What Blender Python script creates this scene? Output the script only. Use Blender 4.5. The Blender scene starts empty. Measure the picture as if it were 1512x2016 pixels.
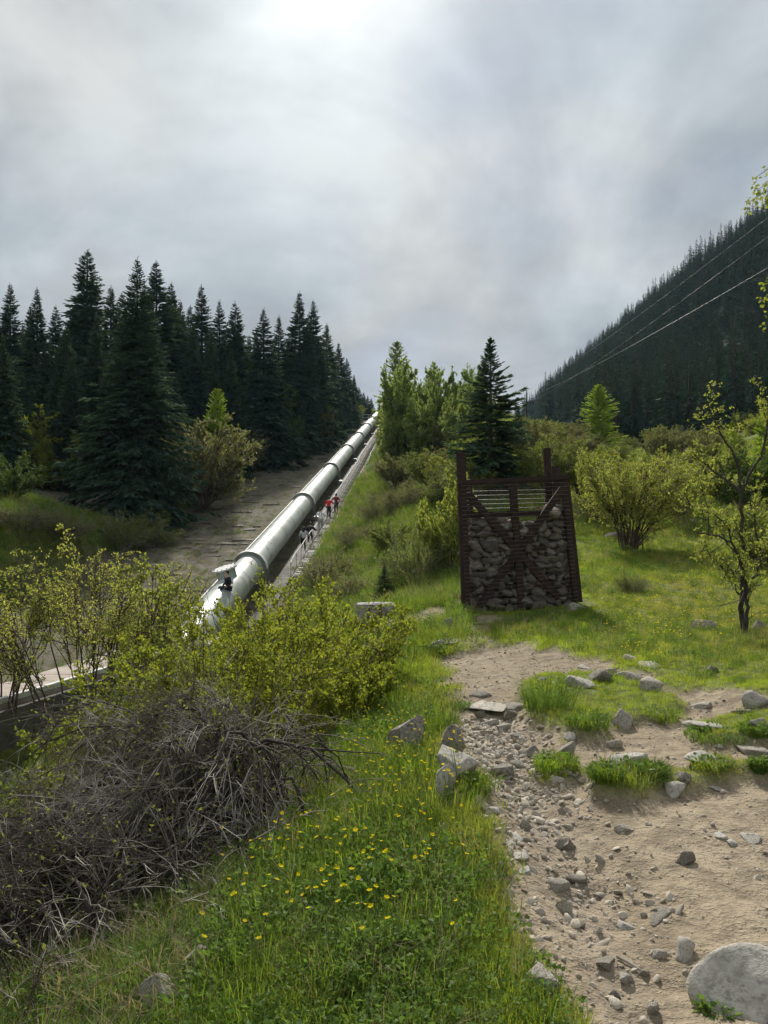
import bpy, bmesh, math, random
import numpy as np
from mathutils import Vector, Matrix, Euler

# ------------------------------------------------------------------ camera, sky, sun, exposure
SC = bpy.context.scene
COL = SC.collection
F, CU, HV, EYE = 1500.0, 756.0, 1060.0, 1.6      # focal length in photo pixels, centre column, horizon row, eye height
cam_d = bpy.data.cameras.new('camera')
cam = bpy.data.objects.new('camera', cam_d)
COL.objects.link(cam)
cam.location = (0, 0, EYE)
cam.rotation_euler = (math.radians(90), 0, 0)
cam_d.sensor_fit = 'VERTICAL'
cam_d.sensor_height = 36.0
cam_d.lens = 36.0 * F / 2016.0
cam_d.shift_y = (HV - 1008.0) / 2016.0
cam_d.clip_start = 0.05
cam_d.clip_end = 6000
SC.camera = cam

SUN_EL, SUN_AZ = math.radians(38.0), math.radians(-2.0)     # azimuth from +Y towards +X
sun_dir = Vector((math.sin(SUN_AZ) * math.cos(SUN_EL), math.cos(SUN_AZ) * math.cos(SUN_EL), math.sin(SUN_EL)))
sun_d = bpy.data.lights.new('sun', 'SUN')
sun_d.energy = 4.2
sun_d.angle = math.radians(4.0)
sun_d.color = (1.0, 0.95, 0.86)
sun = bpy.data.objects.new('sun', sun_d)
COL.objects.link(sun)
sun.rotation_euler = sun_dir.to_track_quat('Z', 'Y').to_euler()
sun.location = (0, 60, 60)

SC.view_settings.view_transform = 'Standard'
SC.view_settings.look = 'None'
SC.view_settings.exposure = 0.36
SC.view_settings.gamma = 1.0
SC.view_settings.use_curve_mapping = False
SC.render.engine = 'CYCLES'
SC.cycles.use_denoising = True
SC.cycles.max_bounces = 4
SC.cycles.use_adaptive_sampling = True
SC.cycles.adaptive_threshold = 0.03
SC.cycles.use_light_tree = False
SC.cycles.diffuse_bounces = 2
SC.cycles.glossy_bounces = 2
SC.cycles.transmission_bounces = 4
SC.cycles.transparent_max_bounces = 6
SC.cycles.volume_bounces = 0
SC.cycles.caustics_reflective = False
SC.cycles.caustics_refractive = False


def nd(nt, typ, **kw):
    n = nt.nodes.new(typ)
    for k, v in kw.items():
        if k.startswith('i_'):
            n.inputs[k[2:].replace('_', ' ')].default_value = v
        elif k[0] == 'n' and k[1:].isdigit():
            n.inputs[int(k[1:])].default_value = v
        else:
            setattr(n, k, v)
    return n


def mathn(nt, op, a, b=None, clamp=False):
    n = nt.nodes.new('ShaderNodeMath')
    n.operation = op
    n.use_clamp = clamp
    for i, v in enumerate((a, b)):
        if v is None:
            continue
        if isinstance(v, (int, float)):
            n.inputs[i].default_value = v
        else:
            nt.links.new(v, n.inputs[i])
    return n.outputs[0]


def mixc(nt, fac, a, b, mode='MIX'):
    n = nt.nodes.new('ShaderNodeMix')
    n.data_type = 'RGBA'
    n.blend_type = mode
    for i, v in ((0, fac), (6, a), (7, b)):
        if isinstance(v, (int, float)):
            n.inputs[i].default_value = v
        elif isinstance(v, (tuple, list)):
            n.inputs[i].default_value = tuple(v) + ((1.0,) if len(v) == 3 else ())
        else:
            nt.links.new(v, n.inputs[i])
    return n.outputs[2]


def ramp(nt, fac, stops):
    n = nt.nodes.new('ShaderNodeValToRGB')
    e = n.color_ramp.elements
    while len(e) < len(stops):
        e.new(0.5)
    for k, (p, c) in enumerate(stops):
        e[k].position = p
        e[k].color = tuple(c) + ((1.0,) if len(c) == 3 else ()) if isinstance(c, (tuple, list)) else (c, c, c, 1)
    nt.links.new(fac, n.inputs[0])
    return n.outputs[0]


def noise(nt, vec, scale, detail=4.0, rough=0.55, dist=0.0):
    n = nt.nodes.new('ShaderNodeTexNoise')
    n.inputs['Scale'].default_value = scale
    n.inputs['Detail'].default_value = detail
    n.inputs['Roughness'].default_value = rough
    n.inputs['Distortion'].default_value = dist
    if vec is not None:
        nt.links.new(vec, n.inputs['Vector'])
    return n.outputs['Fac']


def build_world():
    w = bpy.data.worlds.new('World')
    SC.world = w
    w.use_nodes = True
    nt = w.node_tree
    nt.nodes.clear()
    out = nt.nodes.new('ShaderNodeOutputWorld')
    bg = nt.nodes.new('ShaderNodeBackground')
    sky = nt.nodes.new('ShaderNodeTexSky')
    sky.sky_type = 'NISHITA'
    sky.sun_disc = False
    sky.sun_elevation = SUN_EL
    sky.sun_rotation = SUN_AZ
    sky.altitude = 2000
    skyc = mixc(nt, 1.0, sky.outputs[0], (0.10, 0.10, 0.10), 'MULTIPLY')
    tc = nt.nodes.new('ShaderNodeTexCoord')
    d = tc.outputs['Generated']
    sep = nt.nodes.new('ShaderNodeSeparateXYZ')
    nt.links.new(d, sep.inputs[0])
    zz = mathn(nt, 'ADD', mathn(nt, 'MAXIMUM', sep.outputs[2], 0.0), 0.55)
    cx = mathn(nt, 'DIVIDE', sep.outputs[0], zz)
    cy = mathn(nt, 'DIVIDE', sep.outputs[1], zz)
    cmb = nt.nodes.new('ShaderNodeCombineXYZ')
    nt.links.new(cx, cmb.inputs[0])
    nt.links.new(cy, cmb.inputs[1])
    mp = nt.nodes.new('ShaderNodeMapping')
    mp.inputs['Location'].default_value = (3.1, 1.35, 0.4)
    mp.inputs['Scale'].default_value = (2.1, 2.5, 1.0)
    nt.links.new(cmb.outputs[0], mp.inputs[0])
    v = mp.outputs[0]
    n1 = noise(nt, v, 0.95, 5.0, 0.55, 0.7)
    n2 = noise(nt, v, 3.0, 4.0, 0.6, 0.0)
    n3 = noise(nt, v, 0.42, 1.0, 0.5, 0.0)
    s = mathn(nt, 'ADD', mathn(nt, 'MULTIPLY', n1, 0.62), mathn(nt, 'ADD', mathn(nt, 'MULTIPLY', n2, 0.22), mathn(nt, 'MULTIPLY', n3, 0.30)))
    base = ramp(nt, s, [(0.42, (0.212, 0.232, 0.250)), (0.49, (0.285, 0.308, 0.326)), (0.56, (0.362, 0.392, 0.408)), (0.66, (0.50, 0.535, 0.545))])
    # warm brownish tint in the thin cloud bands
    tint = ramp(nt, noise(nt, v, 1.7, 2.0, 0.5, 0.0), [(0.45, 0.0), (0.65, 1.0)])
    base = mixc(nt, mathn(nt, 'MULTIPLY', tint, 0.9), base, mixc(nt, 1.0, base, (1.06, 0.99, 0.94), 'MULTIPLY'))
    # the veiled sun's glow through the cloud
    dp = nt.nodes.new('ShaderNodeVectorMath')
    dp.operation = 'DOT_PRODUCT'
    nt.links.new(d, dp.inputs[0])
    dp.inputs[1].default_value = tuple(sun_dir)
    c = mathn(nt, 'MAXIMUM', dp.outputs['Value'], 0.0)
    g1 = mathn(nt, 'MULTIPLY', mathn(nt, 'POWER', c, 110.0), 0.50)
    g2 = mathn(nt, 'MULTIPLY', mathn(nt, 'POWER', c, 14.0), 0.10)
    g = mathn(nt, 'MULTIPLY', mathn(nt, 'ADD', g1, g2), mathn(nt, 'ADD', mathn(nt, 'MULTIPLY', s, 1.6), 0.1))
    gc = nt.nodes.new('ShaderNodeCombineColor')
    nt.links.new(g, gc.inputs[0])
    nt.links.new(mathn(nt, 'MULTIPLY', g, 1.0), gc.inputs[1])
    nt.links.new(mathn(nt, 'MULTIPLY', g, 0.96), gc.inputs[2])
    cl = mixc(nt, 1.0, base, gc.outputs[0], 'ADD')
    # cover is not quite closed: a little blue shows low between the banks
    hole = ramp(nt, noise(nt, v, 0.75, 2.0, 0.5, 0.0), [(0.28, 0.40), (0.40, 0.04)])
    fin = mixc(nt, hole, cl, mixc(nt, 1.0, skyc, (1.0, 1.0, 1.0), 'MULTIPLY'))
    # below the horizon the world only bounces dull ground light
    low = ramp(nt, mathn(nt, 'ADD', mathn(nt, 'MULTIPLY', sep.outputs[2], 10.0), 0.5), [(0.0, 0.0), (1.0, 1.0)])
    fin = mixc(nt, low, (0.06, 0.07, 0.05), fin)
    nt.links.new(fin, bg.inputs[0])
    bg.inputs[1].default_value = 1.0
    nt.links.new(bg.outputs[0], out.inputs[0])
    w.cycles.sampling_method = 'MANUAL'
    w.cycles.sample_map_resolution = 256


build_world()

# ------------------------------------------------------------------ helpers
R = random.Random(7)
RN = np.random.default_rng(11)


def tag(o, label=None, cat=None, group=None, kind=None):
    if label:
        o['label'] = label
    if cat:
        o['category'] = cat
    if group:
        o['group'] = group
    if kind:
        o['kind'] = kind
    return o


def link(o, parent=None):
    COL.objects.link(o)
    if parent is not None:
        o.parent = parent
    return o


def empty(name, loc, rz=0.0, scale=1.0):
    o = bpy.data.objects.new(name, None)
    o.empty_display_size = 0.2
    o.location = loc
    o.rotation_euler = (0, 0, rz)
    o.scale = (scale,) * 3 if isinstance(scale, (int, float)) else scale
    return link(o)


def obj(name, me, parent=None, loc=None, rot=None, scale=None):
    o = bpy.data.objects.new(name, me)
    if loc is not None:
        o.location = loc
    if rot is not None:
        o.rotation_euler = rot
    if scale is not None:
        o.scale = (scale,) * 3 if isinstance(scale, (int, float)) else scale
    return link(o, parent)


def np_mesh(name, verts, faces, mats=None, smooth=False, mat_idx=None):
    """verts (N,3), faces (M,k) of one size k"""
    verts = np.asarray(verts, dtype=np.float32).reshape(-1, 3)
    faces = np.asarray(faces, dtype=np.int32)
    me = bpy.data.meshes.new(name)
    me.vertices.add(len(verts))
    me.vertices.foreach_set('co', verts.ravel())
    k = faces.shape[1]
    me.loops.add(faces.size)
    me.loops.foreach_set('vertex_index', faces.ravel())
    me.polygons.add(len(faces))
    me.polygons.foreach_set('loop_start', np.arange(0, faces.size, k, dtype=np.int32))
    me.polygons.foreach_set('loop_total', np.full(len(faces), k, dtype=np.int32))
    if smooth:
        me.polygons.foreach_set('use_smooth', np.ones(len(faces), dtype=bool))
    for m in (mats if isinstance(mats, (list, tuple)) else [mats] if mats else []):
        me.materials.append(m)
    if mat_idx is not None:
        me.polygons.foreach_set('material_index', np.asarray(mat_idx, dtype=np.int32))
    me.update(calc_edges=True)
    return me


class MB:
    """collects shapes, builds one mesh"""

    def __init__(self):
        self.v, self.f = [], []

    def add(self, vs, fs):
        b = len(self.v)
        self.v.extend([tuple(p) for p in vs])
        self.f.extend([tuple(b + i for i in f) for f in fs])

    def box(self, lo, hi, mat=None):
        x0, y0, z0 = lo
        x1, y1, z1 = hi
        vs = [Vector(p) for p in ((x0, y0, z0), (x1, y0, z0), (x1, y1, z0), (x0, y1, z0), (x0, y0, z1), (x1, y0, z1), (x1, y1, z1), (x0, y1, z1))]
        if mat is not None:
            vs = [mat @ p for p in vs]
        self.add(vs, [(0, 3, 2, 1), (4, 5, 6, 7), (0, 1, 5, 4), (1, 2, 6, 5), (2, 3, 7, 6), (3, 0, 4, 7)])

    def beam(self, a, b, w, h, up=(0, 0, 1)):
        """a rectangular bar from a to b, w across, h along up"""
        a, b = Vector(a), Vector(b)
        d = (b - a).normalized()
        s = d.cross(Vector(up))
        if s.length < 1e-4:
            s = d.cross(Vector((1, 0, 0)))
        s.normalize()
        u = s.cross(d)
        vs = []
        for p in (a, b):
            for i, j in ((-1, -1), (1, -1), (1, 1), (-1, 1)):
                vs.append(p + s * (w * 0.5 * i) + u * (h * 0.5 * j))
        self.add(vs, [(3, 2, 1, 0), (4, 5, 6, 7), (0, 1, 5, 4), (1, 2, 6, 5), (2, 3, 7, 6), (3, 0, 4, 7)])

    def tube(self, pts, rad, n=6, cap=True):
        v, f = tube_np(pts, rad, n)
        b = len(self.v)
        self.v.extend(map(tuple, v))
        self.f.extend([tuple(int(b + i) for i in q) for q in f])
        if cap:
            m = len(pts)
            self.f.append(tuple(b + i for i in range(n - 1, -1, -1)))
            self.f.append(tuple(b + (m - 1) * n + i for i in range(n)))

    def build(self, name, mat, parent=None, loc=None, smooth=False, bevel=0.0, rot=None):
        return obj(name, self.mesh(name, mat, smooth, bevel), parent, loc, rot)

    def mesh(self, name, mat, smooth=False, bevel=0.0):
        me = bpy.data.meshes.new(name)
        me.from_pydata(self.v, [], self.f)
        if bevel:
            bm = bmesh.new()
            bm.from_mesh(me)
            bmesh.ops.bevel(bm, geom=bm.edges[:], offset=bevel, segments=1, affect='EDGES')
            bm.to_mesh(me)
            bm.free()
        if mat:
            me.materials.append(mat)
        if smooth:
            me.polygons.foreach_set('use_smooth', np.ones(len(me.polygons), dtype=bool))
        me.update()
        return me


def tube_np(pts, rad, n=3):
    pts = np.asarray(pts, dtype=float)
    m = len(pts)
    rad = np.broadcast_to(np.asarray(rad, dtype=float), (m,))
    t = np.gradient(pts, axis=0)
    t /= np.linalg.norm(t, axis=1, keepdims=True) + 1e-9
    ref = np.array([0.31, 0.95, 0.05]) if abs(t[:, 2]).mean() > 0.8 else np.array([0.05, 0.12, 1.0])
    s = np.cross(t, ref)
    s /= np.linalg.norm(s, axis=1, keepdims=True) + 1e-9
    u = np.cross(s, t)
    a = np.arange(n) * 2 * math.pi / n
    ring = s[:, None, :] * np.cos(a)[None, :, None] + u[:, None, :] * np.sin(a)[None, :, None]
    v = (pts[:, None, :] + ring * rad[:, None, None]).reshape(-1, 3)
    i = np.arange(m - 1)[:, None] * n
    j = np.arange(n)[None, :]
    j2 = (j + 1) % n
    f = np.stack([i + j, i + j2, i + n + j2, i + n + j], axis=-1).reshape(-1, 4)
    return v, f


class Wood:
    """many tapering branches in one mesh"""

    def __init__(self):
        self.v, self.f, self.n = [], [], 0

    def add(self, pts, rad, n=3):
        v, f = tube_np(pts, rad, n)
        self.v.append(v)
        self.f.append(f + self.n)
        self.n += len(v)

    def mesh(self, name, mat):
        return np_mesh(name, np.concatenate(self.v), np.concatenate(self.f), mat, True)


def unit(a):
    a = np.asarray(a, dtype=float)
    return a / (np.linalg.norm(a, axis=-1, keepdims=True) + 1e-9)


def rand_dirs(rng, n):
    return unit(rng.normal(size=(n, 3)))


def leaf_cloud(pos, along, length, width, rng, fold=0.25):
    """one folded rhombus a leaf: base at pos, pointing along"""
    n = len(pos)
    along = unit(along)
    side = unit(np.cross(along, rand_dirs(rng, n)))
    nor = np.cross(side, along)
    L = np.broadcast_to(np.asarray(length, dtype=float), (n,))[:, None]
    W = np.broadcast_to(np.asarray(width, dtype=float), (n,))[:, None]
    mid = pos + along * L * 0.45 + nor * W * fold
    v = np.stack([pos, mid + side * W * 0.5, pos + along * L - nor * W * fold * 0.3, mid - side * W * 0.5], axis=1).reshape(-1, 3)
    f = np.arange(n * 4).reshape(-1, 4)
    return v, f


def cat_vf(parts):
    vs, fs, b = [], [], 0
    for v, f in parts:
        vs.append(v)
        fs.append(f + b)
        b += len(v)
    return np.concatenate(vs), np.concatenate(fs)


# value noise
_perm = np.random.default_rng(5).random((256, 256))


def vnoise(x, y, scale, seed=0):
    x = np.asarray(x) * scale + seed * 17.3
    y = np.asarray(y) * scale + seed * 9.7
    xi, yi = np.floor(x).astype(int), np.floor(y).astype(int)
    fx, fy = x - xi, y - yi
    fx, fy = fx * fx * (3 - 2 * fx), fy * fy * (3 - 2 * fy)
    a = _perm[xi & 255, yi & 255]
    b = _perm[(xi + 1) & 255, yi & 255]
    c = _perm[xi & 255, (yi + 1) & 255]
    d = _perm[(xi + 1) & 255, (yi + 1) & 255]
    return (a * (1 - fx) + b * fx) * (1 - fy) + (c * (1 - fx) + d * fx) * fy - 0.5


def sstep(a, b, x):
    t = np.clip((np.asarray(x, dtype=float) - a) / (b - a), 0, 1)
    return t * t * (3 - 2 * t)


# ------------------------------------------------------------------ materials
MATS = {}


def new_mat(name):
    m = bpy.data.materials.new(name)
    m.use_nodes = True
    nt = m.node_tree
    nt.nodes.clear()
    out = nt.nodes.new('ShaderNodeOutputMaterial')
    MATS[name] = m
    return m, nt, out


def leaf_mat(name, c1, c2, trans=0.45, tcol=1.5, rough=0.6, spec=0.15, patch=None):
    m, nt, out = new_mat(name)
    g = nt.nodes.new('ShaderNodeNewGeometry')
    oi = nt.nodes.new('ShaderNodeObjectInfo')
    f = mathn(nt, 'ADD', mathn(nt, 'MULTIPLY', g.outputs['Random Per Island'], 0.7), mathn(nt, 'MULTIPLY', oi.outputs['Random'], 0.3))
    c = mixc(nt, f, c1, c2)
    if patch:
        n = noise(nt, g.outputs['Position'], patch[0], 3.0)
        c = mixc(nt, ramp(nt, n, [(0.42, 0.0), (0.62, 0.85)]), c, patch[1])
    p = nd(nt, 'ShaderNodeBsdfPrincipled', i_Roughness=rough)
    p.inputs['Specular IOR Level'].default_value = spec
    nt.links.new(c, p.inputs['Base Color'])
    t = nt.nodes.new('ShaderNodeBsdfTranslucent')
    nt.links.new(mixc(nt, 1.0, c, (tcol * 1.05, tcol, tcol * 0.55), 'MULTIPLY'), t.inputs[0])
    mx = nt.nodes.new('ShaderNodeMixShader')
    mx.inputs[0].default_value = trans
    nt.links.new(p.outputs[0], mx.inputs[1])
    nt.links.new(t.outputs[0], mx.inputs[2])
    nt.links.new(mx.outputs[0], out.inputs[0])
    return m


def rough_mat(name, c1, c2, scale=3.0, rough=0.85, bump=0.3, bscale=None, metal=0.0, spec=0.3, c3=None, s3=1.0, detail=6.0, objspace=True, vary=0.0, dist=0.02):
    m, nt, out = new_mat(name)
    tc = nt.nodes.new('ShaderNodeTexCoord')
    v = tc.outputs['Object'] if objspace else nt.nodes.new('ShaderNodeNewGeometry').outputs['Position']
    n = noise(nt, v, scale, min(detail, 4.0), 0.6)
    c = mixc(nt, ramp(nt, n, [(0.33, 0.0), (0.67, 1.0)]), c1, c2)
    if c3:
        n3 = noise(nt, v, s3, 3.0, 0.65)
        c = mixc(nt, ramp(nt, n3, [(0.52, 0.0), (0.64, 1.0)]), c, c3)
    if vary:
        oi = nt.nodes.new('ShaderNodeObjectInfo')
        hs = nt.nodes.new('ShaderNodeHueSaturation')
        nt.links.new(mathn(nt, 'ADD', mathn(nt, 'MULTIPLY', oi.outputs['Random'], vary), 1.0 - vary * 0.5), hs.inputs['Value'])
        nt.links.new(c, hs.inputs['Color'])
        c = hs.outputs[0]
    p = nd(nt, 'ShaderNodeBsdfPrincipled', i_Roughness=rough, i_Metallic=metal)
    p.inputs['Specular IOR Level'].default_value = spec
    nt.links.new(c, p.inputs['Base Color'])
    if bump:
        b = nt.nodes.new('ShaderNodeBump')
        b.inputs['Strength'].default_value = bump
        b.inputs['Distance'].default_value = dist
        nt.links.new(noise(nt, v, bscale or scale * 4, 3.0, 0.65), b.inputs['Height'])
        nt.links.new(b.outputs[0], p.inputs['Normal'])
    nt.links.new(p.outputs[0], out.inputs[0])
    return m


leaf_mat('needle_dark', (0.034, 0.066, 0.05), (0.082, 0.13, 0.082), 0.25, 1.2, 0.8, 0.03)
leaf_mat('needle_far', (0.024, 0.051, 0.044), (0.044, 0.085, 0.058), 0.20, 1.2, 0.8, 0.03)
leaf_mat('needle_near', (0.048, 0.088, 0.062), (0.098, 0.15, 0.09), 0.30, 1.2, 0.8, 0.05)
leaf_mat('larch_leaf', (0.180, 0.262, 0.092), (0.295, 0.368, 0.135), 0.5)
leaf_mat('larch_bright', (0.2, 0.31, 0.04), (0.32, 0.41, 0.055), 0.5)
leaf_mat('yellow_leaf', (0.14, 0.19, 0.028), (0.285, 0.315, 0.048), 0.5)
leaf_mat('willow_leaf', (0.185, 0.24, 0.05), (0.33, 0.355, 0.1), 0.5)
leaf_mat('willow_bright', (0.240, 0.290, 0.060), (0.410, 0.425, 0.125), 0.5)
leaf_mat('olive_leaf', (0.13, 0.175, 0.05), (0.23, 0.265, 0.085), 0.45)
leaf_mat('grey_leaf', (0.15, 0.162, 0.078), (0.235, 0.24, 0.125), 0.4)
leaf_mat('dark_leaf', (0.054, 0.101, 0.030), (0.121, 0.176, 0.047), 0.4)
leaf_mat('weed_leaf', (0.072, 0.145, 0.036), (0.155, 0.24, 0.06), 0.4, spec=0.12, rough=0.6)
leaf_mat('grass_blade', (0.095, 0.175, 0.022), (0.215, 0.31, 0.04), 0.5, patch=(0.7, (0.20, 0.24, 0.045)))
leaf_mat('grass_short', (0.19, 0.275, 0.034), (0.325, 0.405, 0.055), 0.5, patch=(0.22, (0.27, 0.27, 0.075)))
leaf_mat('grass_dark', (0.07, 0.13, 0.026), (0.14, 0.215, 0.04), 0.45)
leaf_mat('dry_grass', (0.200, 0.165, 0.095), (0.400, 0.350, 0.220), 0.3)
leaf_mat('petal', (0.80, 0.62, 0.010), (0.88, 0.72, 0.015), 0.45, 1.1, 0.8, 0.05)
rough_mat('bark', (0.060, 0.050, 0.040), (0.125, 0.110, 0.092), 9.0)
rough_mat('bark_dark', (0.030, 0.025, 0.022), (0.070, 0.060, 0.052), 9.0)
rough_mat('twig_grey', (0.095, 0.080, 0.064), (0.205, 0.180, 0.150), 2.6, c3=(0.46, 0.425, 0.38), s3=2.6)
rough_mat('stem_brown', (0.060, 0.042, 0.034), (0.135, 0.105, 0.088), 5.0)
rough_mat('rock', (0.275, 0.245, 0.200), (0.430, 0.392, 0.330), 5.0, bump=0.55, bscale=14, c3=(0.130, 0.125, 0.118), s3=7.0, vary=0.55)
rough_mat('rock_light', (0.340, 0.318, 0.275), (0.520, 0.490, 0.435), 6.0, bump=0.5, bscale=16, c3=(0.270, 0.255, 0.225), s3=4.0, vary=0.25)
rough_mat('rock_dark', (0.180, 0.160, 0.130), (0.300, 0.270, 0.222), 5.0, bump=0.5, bscale=14, c3=(0.09, 0.09, 0.085), s3=7.0, vary=0.35)
rough_mat('gabion_stone', (0.105, 0.097, 0.085), (0.255, 0.236, 0.205), 4.5, bump=0.5, bscale=12, c3=(0.170, 0.105, 0.070), s3=2.0, vary=0.9)
rough_mat('gravel_stone', (0.330, 0.285, 0.225), (0.500, 0.450, 0.375), 6.0, bump=0.3, vary=0.6)
rough_mat('rust_steel', (0.022, 0.013, 0.012), (0.038, 0.021, 0.019), 6.0, rough=0.7, bump=0.2, c3=(0.052, 0.027, 0.021), s3=3.0)
rough_mat('wire_steel', (0.080, 0.060, 0.052), (0.20, 0.175, 0.16), 8.0, rough=0.5, bump=0.0, metal=0.5)
rough_mat('concrete_dark', (0.085, 0.080, 0.072), (0.185, 0.175, 0.158), 1.6, bump=0.5, bscale=9, c3=(0.055, 0.055, 0.048), s3=0.9)
rough_mat('concrete_pink', (0.330, 0.275, 0.235), (0.430, 0.370, 0.320), 1.8, bump=0.4, bscale=12, c3=(0.25, 0.215, 0.185), s3=0.8)
rough_mat('slab_concrete', (0.120, 0.103, 0.084), (0.215, 0.190, 0.160), 1.4, bump=0.5, bscale=6, c3=(0.085, 0.072, 0.052), s3=0.7, vary=0.7, objspace=False)
rough_mat('block_concrete', (0.24, 0.23, 0.21), (0.42, 0.41, 0.385), 2.5, bump=0.6, bscale=9, c3=(0.13, 0.125, 0.115), s3=2.2)
rough_mat('pipe_paint', (0.370, 0.412, 0.382), (0.440, 0.478, 0.448), 0.9, rough=0.50, bump=0.05, c3=(0.275, 0.295, 0.262), s3=0.55, spec=0.5)
rough_mat('collar_paint', (0.190, 0.215, 0.198), (0.260, 0.285, 0.262), 2.0, rough=0.45, bump=0.05, c3=(0.17, 0.14, 0.11), s3=1.5, spec=0.5)
rough_mat('seam_paint', (0.215, 0.235, 0.215), (0.270, 0.295, 0.270), 2.0, rough=0.5, bump=0.0)
rough_mat('pedestal_steel', (0.090, 0.100, 0.095), (0.170, 0.180, 0.170), 2.0, rough=0.6, bump=0.1)
rough_mat('white_paint', (0.620, 0.620, 0.600), (0.760, 0.760, 0.740), 4.0, rough=0.55, bump=0.1, c3=(0.42, 0.40, 0.36), s3=3.0)
rough_mat('rail_paint', (0.500, 0.480, 0.450), (0.680, 0.660, 0.620), 3.0, rough=0.55, bump=0.0, c3=(0.26, 0.19, 0.14), s3=2.2)
rough_mat('tread_wood', (0.140, 0.120, 0.105), (0.260, 0.230, 0.205), 4.0, bump=0.2)
rough_mat('black_ink', (0.030, 0.030, 0.032), (0.045, 0.045, 0.048), 4.0, bump=0.0)
rough_mat('red_ink', (0.52, 0.11, 0.12), (0.58, 0.16, 0.16), 8.0, bump=0.0)
rough_mat('iron_dark', (0.018, 0.015, 0.014), (0.045, 0.034, 0.028), 6.0, rough=0.7, bump=0.2)
rough_mat('cable_metal', (0.20, 0.20, 0.205), (0.27, 0.27, 0.275), 4.0, rough=0.5, bump=0.0, metal=0.3)
rough_mat('pole_wood', (0.035, 0.030, 0.028), (0.065, 0.056, 0.050), 5.0, bump=0.2)
rough_mat('insulator_glass', (0.10, 0.14, 0.13), (0.16, 0.20, 0.18), 5.0, rough=0.2, bump=0.0)
rough_mat('skin', (0.46, 0.27, 0.19), (0.52, 0.32, 0.23), 8.0, rough=0.6, bump=0.0)
rough_mat('hair_dark', (0.014, 0.011, 0.010), (0.032, 0.025, 0.022), 20.0, rough=0.5, bump=0.3)
for cn, cc in (('cloth_red', (0.62, 0.025, 0.030)), ('cloth_maroon', (0.15, 0.022, 0.034)), ('cloth_white', (0.86, 0.87, 0.90)), ('cloth_grey', (0.30, 0.31, 0.32)),
               ('cloth_heather', (0.40, 0.41, 0.42)), ('cloth_black', (0.018, 0.018, 0.021)), ('cloth_navy', (0.020, 0.024, 0.040)), ('shoe_dark', (0.030, 0.028, 0.028)), ('shoe_white', (0.62, 0.62, 0.60)), ('cloth_orange', (0.52, 0.08, 0.03))):
    rough_mat(cn, tuple(c * 0.88 for c in cc), tuple(min(1, c * 1.1) for c in cc), 12.0, rough=0.85, bump=0.15, bscale=30)

# ------------------------------------------------------------------ terrain
def C(u, Y, z):
    return ((u - CU) / F * Y, Y, z)


CTRL = []
for Y, row in {
    1.5: [(-1500, -.1), (0, -.05), (756, 0), (1500, 0), (3000, .1)],
    2.5: [(-900, -.5), (0, -.15), (700, 0), (1100, 0), (1512, 0.02), (2400, .1)],
    4.0: [(-600, -1.3), (0, -.5), (600, -.08), (1000, 0), (1500, .05), (2300, .2)],
    6.0: [(-600, -2.6), (0, -1.6), (400, -.65), (700, -.12), (1000, 0), (1500, .1), (2200, .4)],
    9.0: [(-500, -4.0), (0, -3.2), (450, -1.5), (700, -.4), (900, 0), (1200, .05), (1500, .1), (2200, .6)],
    13.: [(-500, -5), (200, -4.1), (500, -1.9), (740, -.25), (900, 0), (1200, .1), (1500, .1), (2200, .9)],
    16.: [(-500, -5), (0, -5), (300, -3.8), (600, -1.0), (740, 0), (910, .1), (1020, .15), (1150, .2), (1500, .25), (2200, 1.4)],
    20.: [(-500, -4.2), (250, -4.3), (500, -2.2), (740, -.42), (900, .2), (1200, .5), (1500, .6), (2200, 2.5)],
    28.: [(-500, -2), (-47, -2.5), (300, -3.3), (600, -1.2), (800, .3), (950, 1.2), (1240, 1.35), (1500, 1.6), (2200, 5)],
    36.: [(-500, 1), (0, -.6), (220, -2.2), (420, -2.6), (590, -1.8), (700, .3), (800, 1.4), (960, 3.0)],
    40.: [(-500, 3), (700, 1.2), (800, 2.2), (960, 4), (1200, 3.6), (1500, 4.2), (2200, 9)],
    45.: [(-500, 6), (-100, 3.5), (60, 2.6)],
    60.: [(-400, 10), (0, 6), (200, 3.6), (700, 4), (800, 5.5), (960, 8), (1200, 7.3), (1500, 8.2), (2200, 18)],
    80.: [(-400, 15), (0, 10), (300, 8.0)],
    100: [(-400, 20), (200, 14.5), (740, 12.5), (800, 15), (960, 17), (1150, 14), (1500, 16), (2200, 45)],
    120: [(0, 20), (400, 17), (540, 15.8)],
    150: [(-400, 34), (200, 27), (760, 24), (850, 26), (1000, 26), (1100, 21), (1300, 24), (1512, 32), (2200, 85)],
    195: [(-400, 44), (0, 38), (400, 36), (600, 33.8), (740, 33.2), (850, 34), (1000, 30), (1100, 27), (1300, 42), (1512, 66), (2200, 140)],
    300: [(-400, 50), (0, 43), (400, 40), (760, 33), (1000, 38), (1100, 50), (1300, 90), (1512, 122), (2200, 230)],
    430: [(0, 45), (500, 42), (760, 40), (1000, 56), (1100, 80), (1300, 130), (1512, 165), (2200, 320)],
    540: [(0, 50), (700, 45), (980, 62), (1060, 94), (1200, 131), (1350, 172), (1512, 212), (2200, 400)],
    700: [(0, 50), (700, 45), (1060, 70), (1200, 110), (1350, 150), (1512, 190), (2200, 380)],
    1100: [(0, 40), (700, 40), (1060, 50), (1512, 90), (2200, 200)],
}.items():
    for u, z in row:
        CTRL.append(C(u, float(Y), z))
CTRL = np.array(CTRL)
SA, SW, Y3 = 1.5, 1.0, 3.0


def _warp(x, y):
    yc = np.clip(y, 1.0, 1200.0)
    return np.clip(x / (yc + Y3), -1.05, 1.25) * SA, np.log(yc + Y3) * SW, yc


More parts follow.
